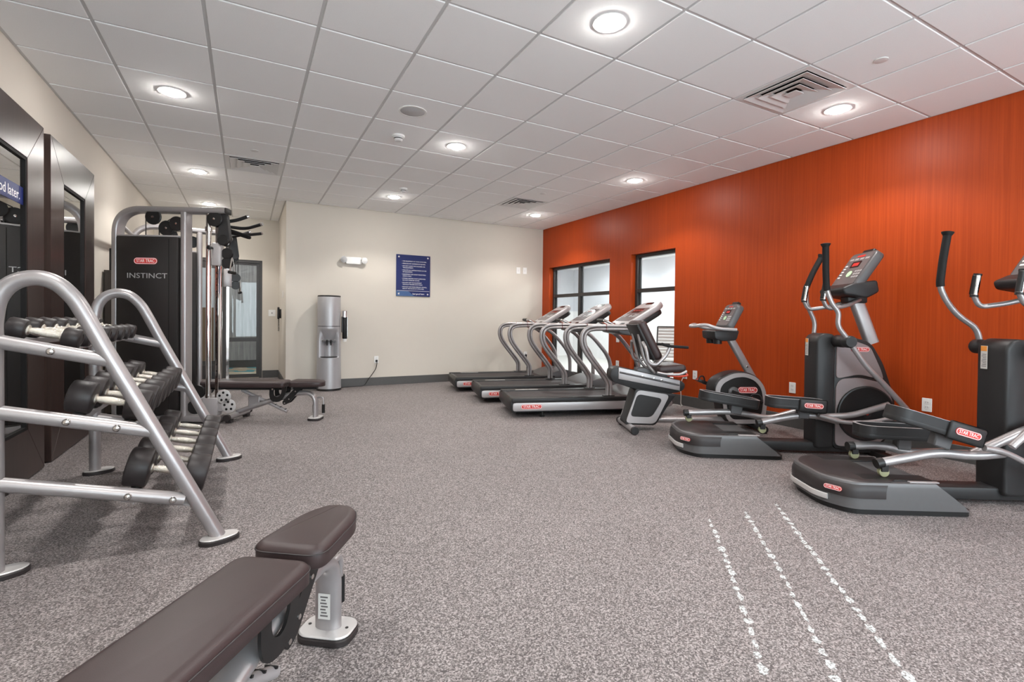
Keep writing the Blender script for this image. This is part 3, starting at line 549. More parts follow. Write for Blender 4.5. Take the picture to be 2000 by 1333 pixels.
# strap chair behind the narrow window
t = thing('strap_chair', 'strap-back patio chair standing in the bright room behind the narrow window', 'chair', (6.72, 6.40, 0), R(-50))
for s in (-1, 1):
    MB().tube(fil([(s*0.25, -0.32, 0.02), (s*0.25, -0.28, 0.42), (s*0.25, 0.12, 0.44), (s*0.25, 0.32, 1.03)], 0.06), 0.014, 10).build('side_frame', M_['chairframe'], t)
    MB().tube([(s*0.25, 0.14, 0.45), (s*0.25, 0.30, 0.0)], 0.014, 10).build('leg', M_['chairframe'], t); MB().tube(fil([(s*0.27, -0.28, 0.42), (s*0.27, -0.26, 0.63), (s*0.27, 0.2, 0.66)], 0.05), 0.013, 10).build('armrest', M_['chairframe'], t)
MB().tube([(-0.25, 0.32, 1.03), (0.25, 0.32, 1.03)], 0.014, 10).build('top_rail', M_['chairframe'], t); MB().tube([(-0.25, -0.28, 0.42), (0.25, -0.28, 0.42)], 0.014, 10).build('front_rail', M_['chairframe'], t)
for k in range(10):
    q = 0.08+k*0.098; y = 0.12+0.2*q; z = 0.44+0.59*q; MB().box(-0.262, 0.262, -0.005, 0.005, -0.023, 0.023, M=Matrix.Translation((0, y, z)) @ Matrix.Rotation(R(-18.7), 4, 'X')).build('strap', M_['strap'], t, smooth=0)
for k in range(6): MB().box(-0.262, 0.262, -0.25+k*0.06, -0.205+k*0.06, 0.428, 0.44).build('strap', M_['strap'], t, smooth=0)
# ------------------------------------------------------------------ dumbbell rack
RY0, RY1 = 2.88, 4.48; RX, RYC = -0.53, 3.68
rk = thing('dumbbell_rack', 'three-tier grey tubular dumbbell rack in front of the dark framed mirrors', 'dumbbell rack', (RX, RYC, 0))
tiers = {'top': ((-0.93, 1.018), (-0.545, 0.922)), 'mid': ((-0.93, 0.715), (-0.395, 0.582)), 'low': ((-0.93, 0.405), (-0.262, 0.232))}
LY = lambda y: y-RYC
LX = lambda x: x-RX
def foot(parent, x, y, rz, w=0.19, d=0.105):
    o = [(-w/2, 0), (-w*0.36, d*0.40), (0, d/2), (w*0.32, d*0.42), (w/2, 0.0), (w*0.36, -d*0.40), (0, -d/2), (-w*0.32, -d*0.42)]
    o = [(v.x, v.y) for v in fil([(a, b, 0) for a, b in o], 0.03, 4, True)]; M = Matrix.Translation((x, y, 0)) @ Matrix.Rotation(rz, 4, 'Z')
    f = MB().prism(o, 0.022, 0.030, 'z', 0.003, 1, M=M).build('foot_plate', M_['foot'], parent)
    MB().prism([(a*1.05, b*1.07) for a, b in o], 0, 0.022, 'z', 0.003, 1, M=M).build('rubber_sole', M_['rubber'], f)
for fy in (RY0, RY1):
    y = LY(fy)
    P = [(LX(-0.945), y, 0.025), (LX(-0.945), y, 1.10), (LX(-0.93), y, 1.20), (LX(-0.885), y, 1.268), (LX(-0.815), y, 1.295), (LX(-0.745), y, 1.277), (LX(-0.685), y, 1.215), (LX(-0.64), y, 1.13), (LX(-0.575), y, 0.985), (LX(-0.12), y, 0.02)]
    path = [Vector(P[0])]+spl([Vector(P[0]).lerp(Vector(P[1]), .95)]+[Vector(p) for p in P[1:9]]+[Vector(P[8]).lerp(Vector(P[9]), .06)], 5)+[Vector(P[9])]
    MB().tube(path, 0.034, 20, side=(0, 1, 0)).build('side_frame', M_['silver'], rk)
    foot(rk, LX(-0.115), y-0.015, R(22)); foot(rk, LX(-0.925), y+0.01, R(22))
    for (a, b), (c, d_) in tiers.values():
        br = MB().tube([(LX(a), y, b), (LX(c), y, d_)], 0.031, 18).build('crossbar', M_['silver'], rk)
        for q in {-0.545: (0.46,), -0.395: (0.43, 0.76), -0.262: (0.67, 0.93)}[c]:
            for sy in (-1, 1): MB().lathe([(0.016, 0), (0.016, 0.004), (0.011, 0.011), (0, 0.014)], (LX(a+(c-a)*q), y+sy*0.0295, b+(d_-b)*q), (0, sy, 0), 14).build('bolt', M_['steel'], br)
# tier: centre x, centre z of dumbbell axes, length, head dia, head length, count, first y, last y
rows = {'top': (-0.822, 1.048, 0.27, 0.095, 0.072, 8, 3.045, 4.34), 'mid': (-0.585, 0.712, 0.325, 0.155, 0.100, 7, 3.065, 4.32), 'low': (-0.352, 0.332, 0.355, 0.195, 0.102, 6, 3.09, 4.24)}
TILT = math.atan(0.245)
for nm, (cx, cz, L, D, h, n, y0, y1) in rows.items():
    for s in (-1, 1):
        e = s*(L/2-h*0.62); M = Matrix.Translation((LX(cx), 0, cz)) @ Matrix.Rotation(TILT, 4, 'Y')
        q = 0.022
        MB().box(e-q, e+q, LY(RY0)+0.03, LY(RY1)-0.03, -D/2-0.006, -D/2-0.001, M=M).box(e-q*s-0.003, e-q*s+0.003, LY(RY0)+0.03, LY(RY1)-0.03, -D/2-0.03, -D/2-0.001, M=M).build('shelf_rail', M_['silver2'], rk, smooth=0)
        for yy in (LY(RY0)+0.028, LY(RY1)-0.06): MB().box(e-0.03, e+0.03, yy, yy+0.032, -D/2-0.022, -D/2-0.006, 0.003, 1, M=M).build('rail_bracket', M_['silver2'], rk, smooth=0)
words = ['first', 'second', 'third', 'fourth', 'fifth', 'sixth', 'seventh', 'last']
for nm, (cx, cz, L, D, h, n, y0, y1) in rows.items():
    size = {'top': 'small', 'mid': 'medium', 'low': 'large'}[nm]; tier = {'top': 'top', 'mid': 'middle', 'low': 'bottom'}[nm]; proto = None
    for k in range(n):
        lab = '%s black dumbbell on the %s rack tier, %s counted from the flat bench' % (size, tier, words[k] if k < n-1 else 'last'); grp = 'dumbbells on the %s tier' % tier
        loc = (cx, y0+(y1-y0)*k/(n-1), cz)
        if proto is None:
            t = thing('dumbbell', lab, 'dumbbell', loc, 0, grp); proto = t
            for s in (-1, 1):
                b = 0.012; x = s*(L/2-h); r = D/2
                MB().lathe([(r-b*1.6, 0), (r-b*.4, b*.35), (r, b), (r, h-b), (r-b*.4, h-b*.35), (r-b*1.4, h), (r*0.55, h), (r*0.5, h-0.003), (0, h-0.003)], (x, 0, 0), (s, 0, 0), 28).build('head', M_['rubber'], t)
            hl = L/2-h+0.004; g = 0.0165
            MB().lathe([(0.024, -hl), (0.024, -hl+0.010), (0.0145, -hl+0.014), (0.0145, -hl*0.72), (0.0175, -hl*0.6), (g+0.003, -hl*0.15), (g+0.003, hl*0.15), (0.0175, hl*0.6), (0.0145, hl*0.72), (0.0145, hl-0.014), (0.024, hl-0.010), (0.024, hl)], (0, 0, 0), (1, 0, 0), 18).build('handle', M_['knurl'], t)
        else: t = copy_tree(proto)
        props(t, lab, 'dumbbell', grp); t.location = loc; t.rotation_euler = (0, TILT, 0)

# ------------------------------------------------------------------ adjustable benches
def bench(name, label, loc, rz, first=None):
    if first:
        t = copy_tree(first); t.location = loc; t.rotation_euler = (0, 0, rz); return props(t, label, 'bench', 'adjustable weight benches')
    t = thing(name, label, 'bench', loc, rz, 'adjustable weight benches')      # local x runs along the bench to the seat end, origin at the front foot
    def cushion(nm, out, z0, z1, seam):
        def inset(o, k):
            n = len(o); res = []
            for i in range(n):
                a = Vector((*o[i-1], 0)); p = Vector((*o[i], 0)); b = Vector((*o[(i+1) % n], 0)); d = (b-a).normalized(); nn = Vector((-d.y, d.x, 0)); res.append((p.x+nn.x*k, p.y+nn.y*k))
            return res
        n = len(out); sec = [(0.006, z0), (0, z0+0.006), (0, z1-0.020), (0.004, z1-0.012), (0.010, z1-0.006), (0.022, z1-0.001), (0.028, z1)]; V = []; F = []
        for k, z in sec: V += [(a, b, z) for a, b in inset(out, k)]
        for j in range(len(sec)-1):
            for i in range(n): q = (i+1) % n; F.append((j*n+i, j*n+q, (j+1)*n+q, (j+1)*n+i))
        F += [tuple(range(n))[::-1], tuple((len(sec)-1)*n+i for i in range(n))]
        o = MB().add(V, F).build(nm, M_['pad'], t, smooth=60)
        e = [(a, b, z1-0.021) for a, b in inset(out, -0.0015)]; MB().tube(e, 0.0022, 6, closed=True).build('piping', M_['padside'], o)
        return o
    seat = [(v.x, v.y) for v in fil([(-0.265, -0.122, 0), (0.01, -0.100, 0), (0.10, -0.05, 0), (0.10, 0.05, 0), (0.01, 0.100, 0), (-0.265, 0.122, 0)], 0.06, 6, True)]
    cushion('seat_pad', seat, 0.372, 0.440, 0)
    back = [(v.x, v.y) for v in fil([(-1.20, -0.122, 0), (-0.30, -0.122, 0), (-0.30, 0.122, 0), (-1.20, 0.122, 0)], 0.05, 6, True)]
    cushion('backrest_pad', back, 0.366, 0.432, 0)
    MB().box(-1.12, -0.36, -0.03, 0.03, 0.33, 0.366, 0.004, 1).build('back_beam', M_['black'], t)
    MB().box(-0.24, 0.02, -0.03, 0.03, 0.34, 0.372, 0.004, 1).build('seat_beam', M_['black'], t)
    # pivot plates on both sides
    U = fil([(-0.47, 0, 0.372), (-0.475, 0, 0.27), (-0.455, 0, 0.215), (-0.39, 0, 0.20), (-0.335, 0, 0.225), (-0.30, 0, 0.30), (-0.29, 0, 0.372)], 0.05, 5); I = fil([(-0.425, 0, 0.362), (-0.43, 0, 0.30), (-0.42, 0, 0.268), (-0.39, 0, 0.256), (-0.365, 0, 0.268), (-0.345, 0, 0.305), (-0.338, 0, 0.362)], 0.03, 5)
    for s in (-1, 1):
        y0, y1 = sorted((s*0.062, s*0.072))
        MB().ring([(v.x, v.z) for v in U], [(v.x, v.z) for v in I], y0, y1, 'y').build('pivot_plate', M_['black'], t)
        q = MB().prism([(v.x, v.z) for v in fil([(-0.19, 0, 0.375), (-0.12, 0, 0.375), (-0.28, 0, 0.185), (-0.33, 0, 0.165), (-0.345, 0, 0.205)], 0.02, 4, True)], *sorted((s*0.045, s*0.053)), 'y').build('seat_plate', M_['black'], t)
        for x, z in ((-0.318, 0.19), (-0.27, 0.235), (-0.20, 0.32)): MB().disc((x, s*0.053, z), (0, s, 0), 0.008, 0.003, 0, 12).build('bolt', M_['steel'], q)
        MB().disc((-0.44, s*0.072, 0.345), (0, s, 0), 0.010, 0.006, 0.002, 12).build('pivot_bolt', M_['steel'], t)
    path = fil([(0, 0, 0.03), (0, 0, 0.30), (-0.24, 0, 0.295), (-0.845, 0, 0.085)], 0.17, 12)
    MB().tube(path, 0.028, 18, side=(0, 1, 0), ry=0.048).build('main_frame', M_['silver'], t)
    MB().box(-0.0305, -0.0288, -0.022, 0.022, 0.075, 0.165).build('warning_label', M_['sticker'], t, smooth=0)
    w_ = MB()
    for k in range(7): w_.box(-0.0312, -0.0305, -0.014+0.004*(k % 3), 0.014-0.003*(k % 2), 0.085+k*0.011, 0.090+k*0.011)
    w_.build('label_print', M_['stickerdark'], t, smooth=0)
    o = rrect(0.13, 0.19, 0.045, 5)
    f = MB().prism(o, 0.024, 0.034, 'z', 0.004, 1).build('foot_plate', M_['foot'], t); MB().prism([(a*1.05, b*1.04) for a, b in o], 0, 0.024, 'z', 0.004, 1).build('rubber_sole', M_['rubber'], f)
    for y in (-0.07, 0.07): MB().disc((0, y, 0.034), (0, 0, 1), 0.006, 0.001, 0, 10).build('bolt_hole', M_['black'], f)
    hb = MB().tube(fil([(0.02, 0, 0.245), (0.085, 0, 0.25), (0.085, 0, 0.06)], 0.05, 6), 0.011, 12).build('handle_bar', M_['silver'], t); MB().tube([(0.085, 0, 0.17), (0.085, 0, 0.075)], 0.017, 14).build('grip', M_['soft'], hb)
    a, b = Vector((-0.80, 0, 0.325)), Vector((-0.31, 0, 0.09)); d = (b-a).normalized()
    st = MB().tube([a, b], 0.019, 14).build('ladder_strut', M_['silver2'], t)
    for k in range(3): p = a+d*(0.40+k*0.06); MB().box(-0.004, 0.004, -0.0195, 0.0195, 0.012, 0.02, M=Matrix.Translation(p) @ Matrix.Rotation(math.atan2(-d.z, d.x), 4, 'Y')).build('notch', M_['black'], st, smooth=0)
    MB().box(-0.72, -0.60, -0.03, 0.03, 0.15, 0.265, 0.006, 1).build('latch_bracket', M_['silver'], t)
    MB().tube([(-0.84, -0.22, 0.06), (-0.84, 0.22, 0.06)], 0.032, 16).build('rear_base', M_['silver'], t)
    for s in (-1, 1): MB().tube([(-0.84, s*0.215, 0.06), (-0.84, s*0.25, 0.06)], 0.036, 16).build('base_cap', M_['rubber'], t); MB().box(-0.87, -0.81, s*0.18-0.03, s*0.18+0.03, 0, 0.035, 0.004, 1).build('rear_foot', M_['rubber'], t)
    return t
b1 = bench('weight_bench', 'dark padded flat weight bench standing beside the dumbbell rack', (0.262, 1.835, 0), R(53.3))
b2 = bench('weight_bench', 'dark padded weight bench pushed up to the cable machine', (0.682, 5.808, 0), R(-26), b1)
# ------------------------------------------------------------------ cable machine with two towers
CMX, CMY = -0.75, 7.0
cm = thing('cable_machine', 'black and silver twin-tower cable machine with pull-up handles in the corner', 'cable machine', (CMX, CMY, 0))
def tower(o, ang, s, front):
    """local x along the tower away from the wall, s = side (+1/-1) that faces outwards"""
    M = Matrix.Translation((o[0]-CMX, o[1]-CMY, 0)) @ Matrix.Rotation(ang, 4, 'Z') @ Matrix.Scale(s, 4, (0, 1, 0))
    def B(mb, name, m, parent=cm, sm=38):
        mb.V = [tuple(M @ Vector(v)) for v in mb.V]; return mb.build(name, M_[m], parent, smooth=sm)
    sec = rrect(0.062, 0.13, 0.022, 4)
    path = fil([(0.035, 0, 0.03), (0.035, 0, 2.245), (1.15, 0, 2.245)], 0.26, 14)
    B(MB().sweep(path, sec, side=(0, 1, 0)), 'arch_frame', 'silver')
    B(MB().box(1.15, 1.165, -0.06, 0.06, 2.216, 2.274, 0.006), 'end_cap', 'black')
    B(MB().sweep([(0.73, 0, 0.03), (0.73, 0, 2.22)], sec, side=(0, 1, 0)), 'post', 'silver')
    B(MB().box(-0.01, 1.10, -0.065, 0.065, 0.02, 0.085, 0.012), 'base_beam', 'silver')
    for x in (0.03, 0.73, 1.02): B(MB().box(x-0.06, x+0.06, -0.09, 0.09, 0, 0.02, 0.005, 1), 'floor_pad', 'rubber')
    sh = B(MB().box(0.075, 0.692, -0.085, 0.085, 0.10, 1.955, 0.012), 'shroud', 'shroud')
    B(MB().box(0.075, 0.692, -0.075, 0.075, 1.955, 1.972, 0.004, 1), 'shroud_trim', 'silver2')
    B(MB().box(0.60, 0.605, 0.085, 0.087, 0.1, 1.93), 'shroud_seam', 'lip', sh) if front else None
    if front:
        p0 = M @ Vector((0.372, 0.0865, 1.70)); ex = (M.to_3x3() @ Vector((1, 0, 0))); badge(cm, p0, ex, (0, 0, 1), 0.235, 0.066)
        tx = MB().text('INSTINCT', 0.075, M @ Vector((0.385, 0.0862, 1.545)), ex, (0, 0, 1), 0.0006, wmax=0.40); tx.build('lettering', M_['silverink'], cm, smooth=0)
        B(MB().box(-0.02, 0.004, -0.05, 0.05, 1.60, 1.83, 0.004, 1), 'rear_guard', 'black')
    for x, z, r in ((0.42, 2.165, 0.08), (0.535, 2.055, 0.08), (0.655, 2.10, 0.075), (1.04, 2.155, 0.078)):
        y = 0.03 if x != 0.535 else 0.0
        p = B(MB().lathe([(r*0.2, 0), (r-0.006, 0), (r, 0.005), (r-0.006, 0.012), (r, 0.019), (r-0.006, 0.024), (r*0.2, 0.024)], (x, y, z), (0, 1, 0), 28), 'pulley', 'black')
        B(MB().lathe([(0.014, 0), (0.012, 0.006), (0, 0.008)], (x, y+0.024, z), (0, 1, 0), 12), 'pulley_bolt', 'steel', p)
    for p, q in (((0.345, 0.042, 2.165), (0.345, 0.042, 1.96)), ((0.46, 0.012, 2.05), (0.46, 0.012, 1.96)), ((0.61, 0.012, 2.05), (0.61, 0.012, 1.96)), ((0.55, 0.012, 2.135), (0.64, 0.04, 2.172))): B(MB().tube([p, q], 0.0055, 6), 'pulley_cable', 'cable')
    # guide column
    B(MB().box(0.925, 1.075, -0.05, 0.05, 0.085, 0.27, 0.008), 'column_base', 'silver2')
    B(MB().tube([(0.965, 0.012, 0.25), (0.965, 0.012, 2.22)], 0.027, 20), 'guide_tube', 'chrome')
    B(MB().tube([(0.965, 0.012, 0.25), (0.965, 0.012, 0.30)], 0.032, 16).tube([(0.965, 0.012, 2.03), (0.965, 0.012, 2.075)], 0.036, 16), 'guide_collar', 'chrome')
    rail = B(MB().box(1.035, 1.07, -0.02, 0.02, 0.25, 2.22, 0.003, 1), 'index_rail', 'chrome')
    hs = MB()
    for k in range(24): hs.disc((1.0525, 0.02, 0.36+k*0.065), (0, 1, 0), 0.007, 0.001, 0, 8)
    B(hs, 'index_hole', 'lip', rail)['kind'] = 'stuff'
    zc = 1.80 if front else 1.66
    c = B(MB().box(1.005, 1.10, -0.035, 0.035, zc-0.13, zc+0.11, 0.01), 'carriage', 'silver2')
    B(MB().lathe([(0.012, 0), (0.012, 0.04), (0.022, 0.045), (0.022, 0.07), (0.012, 0.078)], (1.02, 0.045, zc+0.05), (0, 1, 0), 14), 'index_knob', 'black', c)
    B(MB().prism([(v.x, v.z) for v in fil([(1.085, 0, 2.22), (1.155, 0, 2.22), (1.19, 0, 1.93), (1.12, 0, 1.90), (1.06, 0, 1.95)], 0.03, 4, True)], -0.028, 0.028, 'y', 0.004, 1), 'pulley_housing', 'dgrey')
    B(MB().lathe([(0.05, 0), (0.056, 0.006), (0.05, 0.02), (0.056, 0.034), (0.05, 0.04)], (1.13, 0.024, 1.935), (0, 1, 0), 24), 'pulley', 'black')
    for p, q in (((1.18, 0, 1.93), (1.175, 0, zc+0.02)), ((1.145, 0, 1.9), (1.14, 0, zc+0.06))): B(MB().tube([p, q], 0.005, 6), 'pulley_cable', 'cable')
    for z in (zc, zc-0.1): B(MB().lathe([(0.02, 0), (0.058, 0), (0.05, 0.012), (0.058, 0.024), (0.02, 0.024)], (1.15, -0.012, z), (0, 1, 0), 24), 'pulley', 'black')
    h = B(MB().tube(fil([(1.20, -0.05, zc-0.20), (1.20, 0, zc-0.03), (1.20, 0.05, zc-0.20)], 0.03, 5), 0.007, 8), 'stirrup', 'chrome'); B(MB().tube([(1.20, -0.06, zc-0.20), (1.20, 0.06, zc-0.20)], 0.017, 12), 'grip', 'soft', h)
    # low pulley guard with holes
    for x, z in ((1.135, 0.285), (1.185, 0.187)) if front else ():
        g = B(MB().disc((x, 0.03, z), (0, 1, 0), 0.075, 0.008, 0.002, 28), 'pulley_guard', 'foot')
        for k in range(5): B(MB().disc((x+0.042*math.cos(k*1.2566+0.4), 0.0382, z+0.042*math.sin(k*1.2566+0.4)), (0, 1, 0), 0.013, 0.001, 0, 12), 'guard_hole', 'lip', g)
    B(MB().box(1.07, 1.2, -0.03, 0.03, 0.125, 0.21, 0.006, 1), 'guard_bracket', 'silver2')
    for x, z, r in ((0.86, 0.33, 0.07), (0.83, 0.17, 0.075)): B(MB().lathe([(0.012, 0), (r, 0), (r-0.006, 0.012), (r, 0.024), (0.012, 0.024)], (x, 0.0, z), (0, 1, 0), 24), 'pulley', 'black')
    return M
Mn = tower((-1.215, 6.522), R(-25.5), -1, True)
Mf = tower((-1.262, 7.50), R(8.5), 1, False)
# cross bar between the tower ends with four pull-up handles
pa = Mn @ Vector((1.08, -0.05, 2.17)); pb = Mf @ Vector((1.08, -0.05, 2.17))
MB().tube([pa, pb], 0.03, 16).build('pull_up_bar', M_['silver'], cm)
pm = lambda q: pa.lerp(pb, q)
for q, dz, dx, L in ((0.10, 0.03, 0.0, 0.22), (0.30, -0.01, 0.12, 0.36), (0.62, -0.01, -0.12, 0.36), (0.85, 0.03, 0.0, 0.22)):
    p = pm(q); pts = fil([p, p+Vector((L*0.55, 0.0, dz)), p+Vector((L, -dx, dz+0.05))], 0.08, 6)
    h = MB().tube(pts, 0.019, 14).build('pull_up_grip', M_['soft'], cm); MB().tube([pts[-1], pts[-1]+(pts[-1]-pts[-2]).normalized()*0.02], 0.021, 14).build('grip_end', M_['chrome'], h)
p = pm(0.42); q = pm(0.52); MB().tube(fil([p, p+Vector((0.24, 0, -0.07)), q+Vector((0.24, 0, -0.07)), q], 0.05, 5), 0.016, 12).build('hanging_loop', M_['soft'], cm)
p = Vector((-1.2-CMX, 6.62-CMY, 0.0)); MB().tube([Mn @ Vector((0.05, 0.02, 2.1)), Mf @ Vector((0.05, 0.02, 2.1))], 0.025, 14).build('rear_stretcher', M_['silver'], cm)
# ------------------------------------------------------------------ treadmills (local x forward, y across, origin at the rear end)
def slab(M, out, z0, z1, bev=0.0, seg=2): return MB().prism(out, z0, z1, 'z', bev, seg, M=M)
def make_treadmill():
    t = thing('treadmill', 'x', 'treadmill')
    MB().prism([(0.05, 0.055), (1.93, 0.055), (1.98, 0.09), (1.96, 0.165), (0.03, 0.165)], -0.345, 0.345, 'y', 0.006, 1).build('deck_frame', M_['black'], t)
    for s in (-1, 1):
        y0, y1 = sorted((s*0.345, s*0.395))
        MB().prism([(v.x, v.z) for v in fil([(0.015, 0, 0.078), (1.90, 0, 0.078), (2.01, 0, 0.10), (2.01, 0, 0.165), (1.92, 0, 0.175), (0.015, 0, 0.175)], 0.03, 4, True)], y0, y1, 'y', 0.006, 2).build('side_panel', M_['silver2'], t)
        y0, y1 = sorted((s*0.265, s*0.398))
        MB().box(0.0, 1.62, y0, y1, 0.176, 0.228, 0.012, 3).build('foot_rail', M_['dgrey'], t)
        # handrail made of two parallel tubes
        y = s*0.335
        P = spl([(1.20, y, 0.215), (1.203, y, 0.30), (1.195, y, 0.385), (1.13, y, 0.485), (0.97, y, 0.685), (0.895, y, 0.80), (0.868, y, 0.905), (0.892, y, 0.995), (0.975, y, 1.042), (1.15, y, 1.052)], 7)+[Vector((1.5, y, 1.052))]
        mb = MB()
        for off in (-0.019, 0.019):
            Q = []
            for i, p in enumerate(P):
                d = (P[min(i+1, len(P)-1)]-P[max(i-1, 0)]).normalized(); n = Vector((0, 1, 0)).cross(d).normalized(); Q.append(p+n*off)
            mb.tube(Q, 0.0205, 14, side=(0, 1, 0), ry=0.03)
        h = mb.build('handrail', M_['silver'], t)
        MB().sweep([(1.15, y, 1.052), (1.156, y, 1.052)], rrect(0.084, 0.066, 0.02, 4), side=(0, 1, 0)).build('rail_band', M_['darkred'], h)
        MB().prism(rrect(0.15, 0.07, 0.02, 4, 1.20, y), 0.226, 0.238, 'z', 0.003, 1).build('rail_foot', M_['black'], t)
        MB().tube(spl([(1.5, s*0.30, 0.985), (1.62, s*0.315, 0.90), (1.74, s*0.325, 0.77), (1.84, s*0.33, 0.64), (1.895, s*0.33, 0.50), (1.905, s*0.33, 0.27)], 6), 0.027, 14, side=(0, 1, 0), ry=0.034).build('mast', M_['silver'], t)
        MB().disc((1.86, s*0.27-0.025, 0.035), (0, 1, 0), 0.035, 0.05, 0.004, 20).build('wheel', M_['rubber'], t)
        MB().lathe([(0.03, 0), (0.03, 0.012), (0.012, 0.018), (0.012, 0.06)], (0.38, s*0.33, 0), (0, 0, 1), 14).build('levelling_foot', M_['black'], t)
    MB().prism([(-0.015, 0.10), (0.02, 0.055), (0.055, 0.055), (0.055, 0.215), (0.01, 0.222), (-0.012, 0.19)], -0.392, 0.392, 'y', 0.006, 2).build('rear_cap', M_['black'], t)
    MB().prism([(0.03, 0.17), (0.024, 0.20), (0.05, 0.214), (1.50, 0.214), (1.50, 0.19)], -0.262, 0.262, 'y', 0.003, 1).build('running_belt', M_['belt'], t)
    MB().box(0.18, 0.48, 0.275, 0.31, 0.228, 0.2295).build('label_strip', M_['sticker'], t, smooth=0)
    hood = [(v.x, v.z) for v in fil([(1.42, 0, 0.19), (1.47, 0, 0.232), (1.66, 0, 0.30), (1.82, 0, 0.325), (1.97, 0, 0.27), (2.05, 0, 0.17), (2.03, 0, 0.10), (1.6, 0, 0.10)], 0.06, 5, True)]
    MB().prism(hood, -0.37, 0.37, 'y', 0.03, 3).build('motor_hood', M_['mgrey'], t)
    # console
    cx, cz = 1.66, 1.225; ang = math.atan2(0.335, 0.56); ex = Vector((0, -1, 0)); ey = Vector((math.cos(ang), 0, math.sin(ang))); M = frame((cx, 0, cz), ex, ey); nz = M.to_3x3() @ Vector((0, 0, 1))
    if nz.z < 0: M = frame((cx, 0, cz), -ex, ey)
    L, W = 0.66, 0.56
    c = slab(M, rrect(W, L, (0.13, 0.13, 0.04, 0.04), 8), -0.075, 0.0, 0.022, 3).build('console', M_['silver2'], t)
    slab(M, rrect(W*0.8, L*0.72, (0.1, 0.1, 0.05, 0.05), 8, 0, 0.05), -0.15, -0.07, 0.02, 2).build('console_back', M_['dgrey'], t)
    slab(M, rrect(W*0.78, L*0.50, 0.03, 5, 0, -0.015), 0.0, 0.003, 0.001, 1).build('control_panel', M_['screen'], c)
    slab(M, rrect(W*0.42, 0.10, 0.01, 4, 0, 0.075), 0.003, 0.0045).build('display', M_['glassblk'], c)
    mb = MB()
    for k in range(4):
        mb.prism(rrect(0.05, 0.012, 0.004, 3, -0.105+k*0.07, 0.08), 0.0045, 0.005, 'z', M=M)
    mb.build('display_digits', M_['led'], c, smooth=0)['kind'] = 'stuff'
    mb = MB()
    for i in range(4):
        for j in range(3): mb.prism(rrect(0.026, 0.018, 0.005, 3, 0.10+i*0.032, -0.02-j*0.028), 0.003, 0.0045, 'z', M=M).prism(rrect(0.026, 0.018, 0.005, 3, -0.196+i*0.032, -0.02-j*0.028), 0.003, 0.0045, 'z', M=M)
    mb.prism(circ(20, 0.026, 0.03, -0.06), 0.003, 0.005, 'z', M=M).build('keypad', M_['silverink'], c, smooth=0)['kind'] = 'stuff'
    slab(M, rrect(W*0.36, 0.05, 0.022, 5, 0, 0.265), 0.0, 0.003).build('fan_vent', M_['glassblk'], c)
    slab(M, rrect(W*0.2, 0.09, 0.02, 4, 0.15, -0.275), 0.0, 0.003).build('tray_recess', M_['glassblk'], c); slab(M, rrect(W*0.2, 0.09, 0.02, 4, -0.15, -0.275), 0.0, 0.003).build('tray_recess', M_['glassblk'], c)
    MB().prism([(v.x, v.z) for v in fil([(1.34, 0, 1.035), (1.35, 0, 0.985), (1.52, 0, 0.95), (1.66, 0, 0.985), (1.68, 0, 1.05), (1.45, 0, 1.075)], 0.03, 4, True)], -0.29, 0.29, 'y', 0.012, 2).build('console_tray', M_['mgrey'], t)
    MB().tube([(1.46, -0.33, 1.04), (1.46, 0.33, 1.04)], 0.022, 14).build('cross_bar', M_['silver'], t)
    g = MB().tube(fil([(1.40, -0.15, 1.06), (1.22, -0.15, 1.135), (1.22, 0.15, 1.135), (1.40, 0.15, 1.06)], 0.06, 6), 0.0165, 14).build('sensor_bar', M_['chrome'], t)
    MB().tube([(1.22, -0.10, 1.135), (1.22, 0.10, 1.135)], 0.021, 14).build('sensor_grip', M_['black'], g)
    badge(t, (0.235, -0.3965, 0.128), (1, 0, 0), (0, 0, 1), 0.25, 0.056)
    return t
TM = [(2.68, 4.93, -17.5, 'treadmill with silver curved handrails, closest to the recumbent bike'), (2.77, 5.97, -15.5, 'treadmill with silver curved handrails, in the middle of the row of three'), (2.85, 7.05, -13.5, 'treadmill with silver curved handrails, closest to the cream wall')]
tm0 = None
for x, y, a, l in TM:
    if tm0 is None: tm0 = make_treadmill(); t = tm0
    else: t = copy_tree(tm0)
    n = (-math.sin(R(a)), math.cos(R(a))); t.location = (x+n[0]*0.395, y+n[1]*0.395, 0); t.rotation_euler = (0, 0, R(a)); props(t, l, 'treadmill', 'treadmills facing the windows')

# ------------------------------------------------------------------ recumbent bike
rb = thing('recumbent_bike', 'recumbent exercise bike with dark backrest seat in front of the orange wall', 'exercise bike', (3.55, 3.93, 0), R(-25))
MB().tube([(-0.03, -0.27, 0.045), (-0.03, 0.24, 0.045)], 0.034, 16).build('rear_stabiliser', M_['silver'], rb)
for s, y in ((-1, -0.27), (1, 0.24)): MB().tube([(-0.03, y-s*0.01, 0.042), (-0.03, y+s*0.03, 0.042)], 0.038, 16).build('stabiliser_cap', M_['dgrey'], rb); MB().box(-0.055, -0.005, y-s*0.05-0.02, y-s*0.05+0.02, 0, 0.014, 0.003, 1).build('rubber_foot', M_['rubber'], rb)
MB().tube([(1.32, -0.27, 0.045), (1.32, 0.27, 0.045)], 0.034, 16).build('front_stabiliser', M_['dgrey'], rb)
for s in (-1, 1): MB().box(1.29, 1.35, s*0.23-0.025, s*0.23+0.025, 0, 0.014, 0.003, 1).build('rubber_foot', M_['rubber'], rb)
MB().tube([(0.0, 0, 0.095), (1.25, 0, 0.095)], 0.034, 18).build('base_beam', M_['silver'], rb)
ped = fil([(-0.085, 0, 0.065), (-0.05, 0, 0.155), (0.03, 0, 0.44), (0.46, 0, 0.375), (0.36, 0, 0.235), (0.245, 0, 0.055)], 0.035, 5, True)
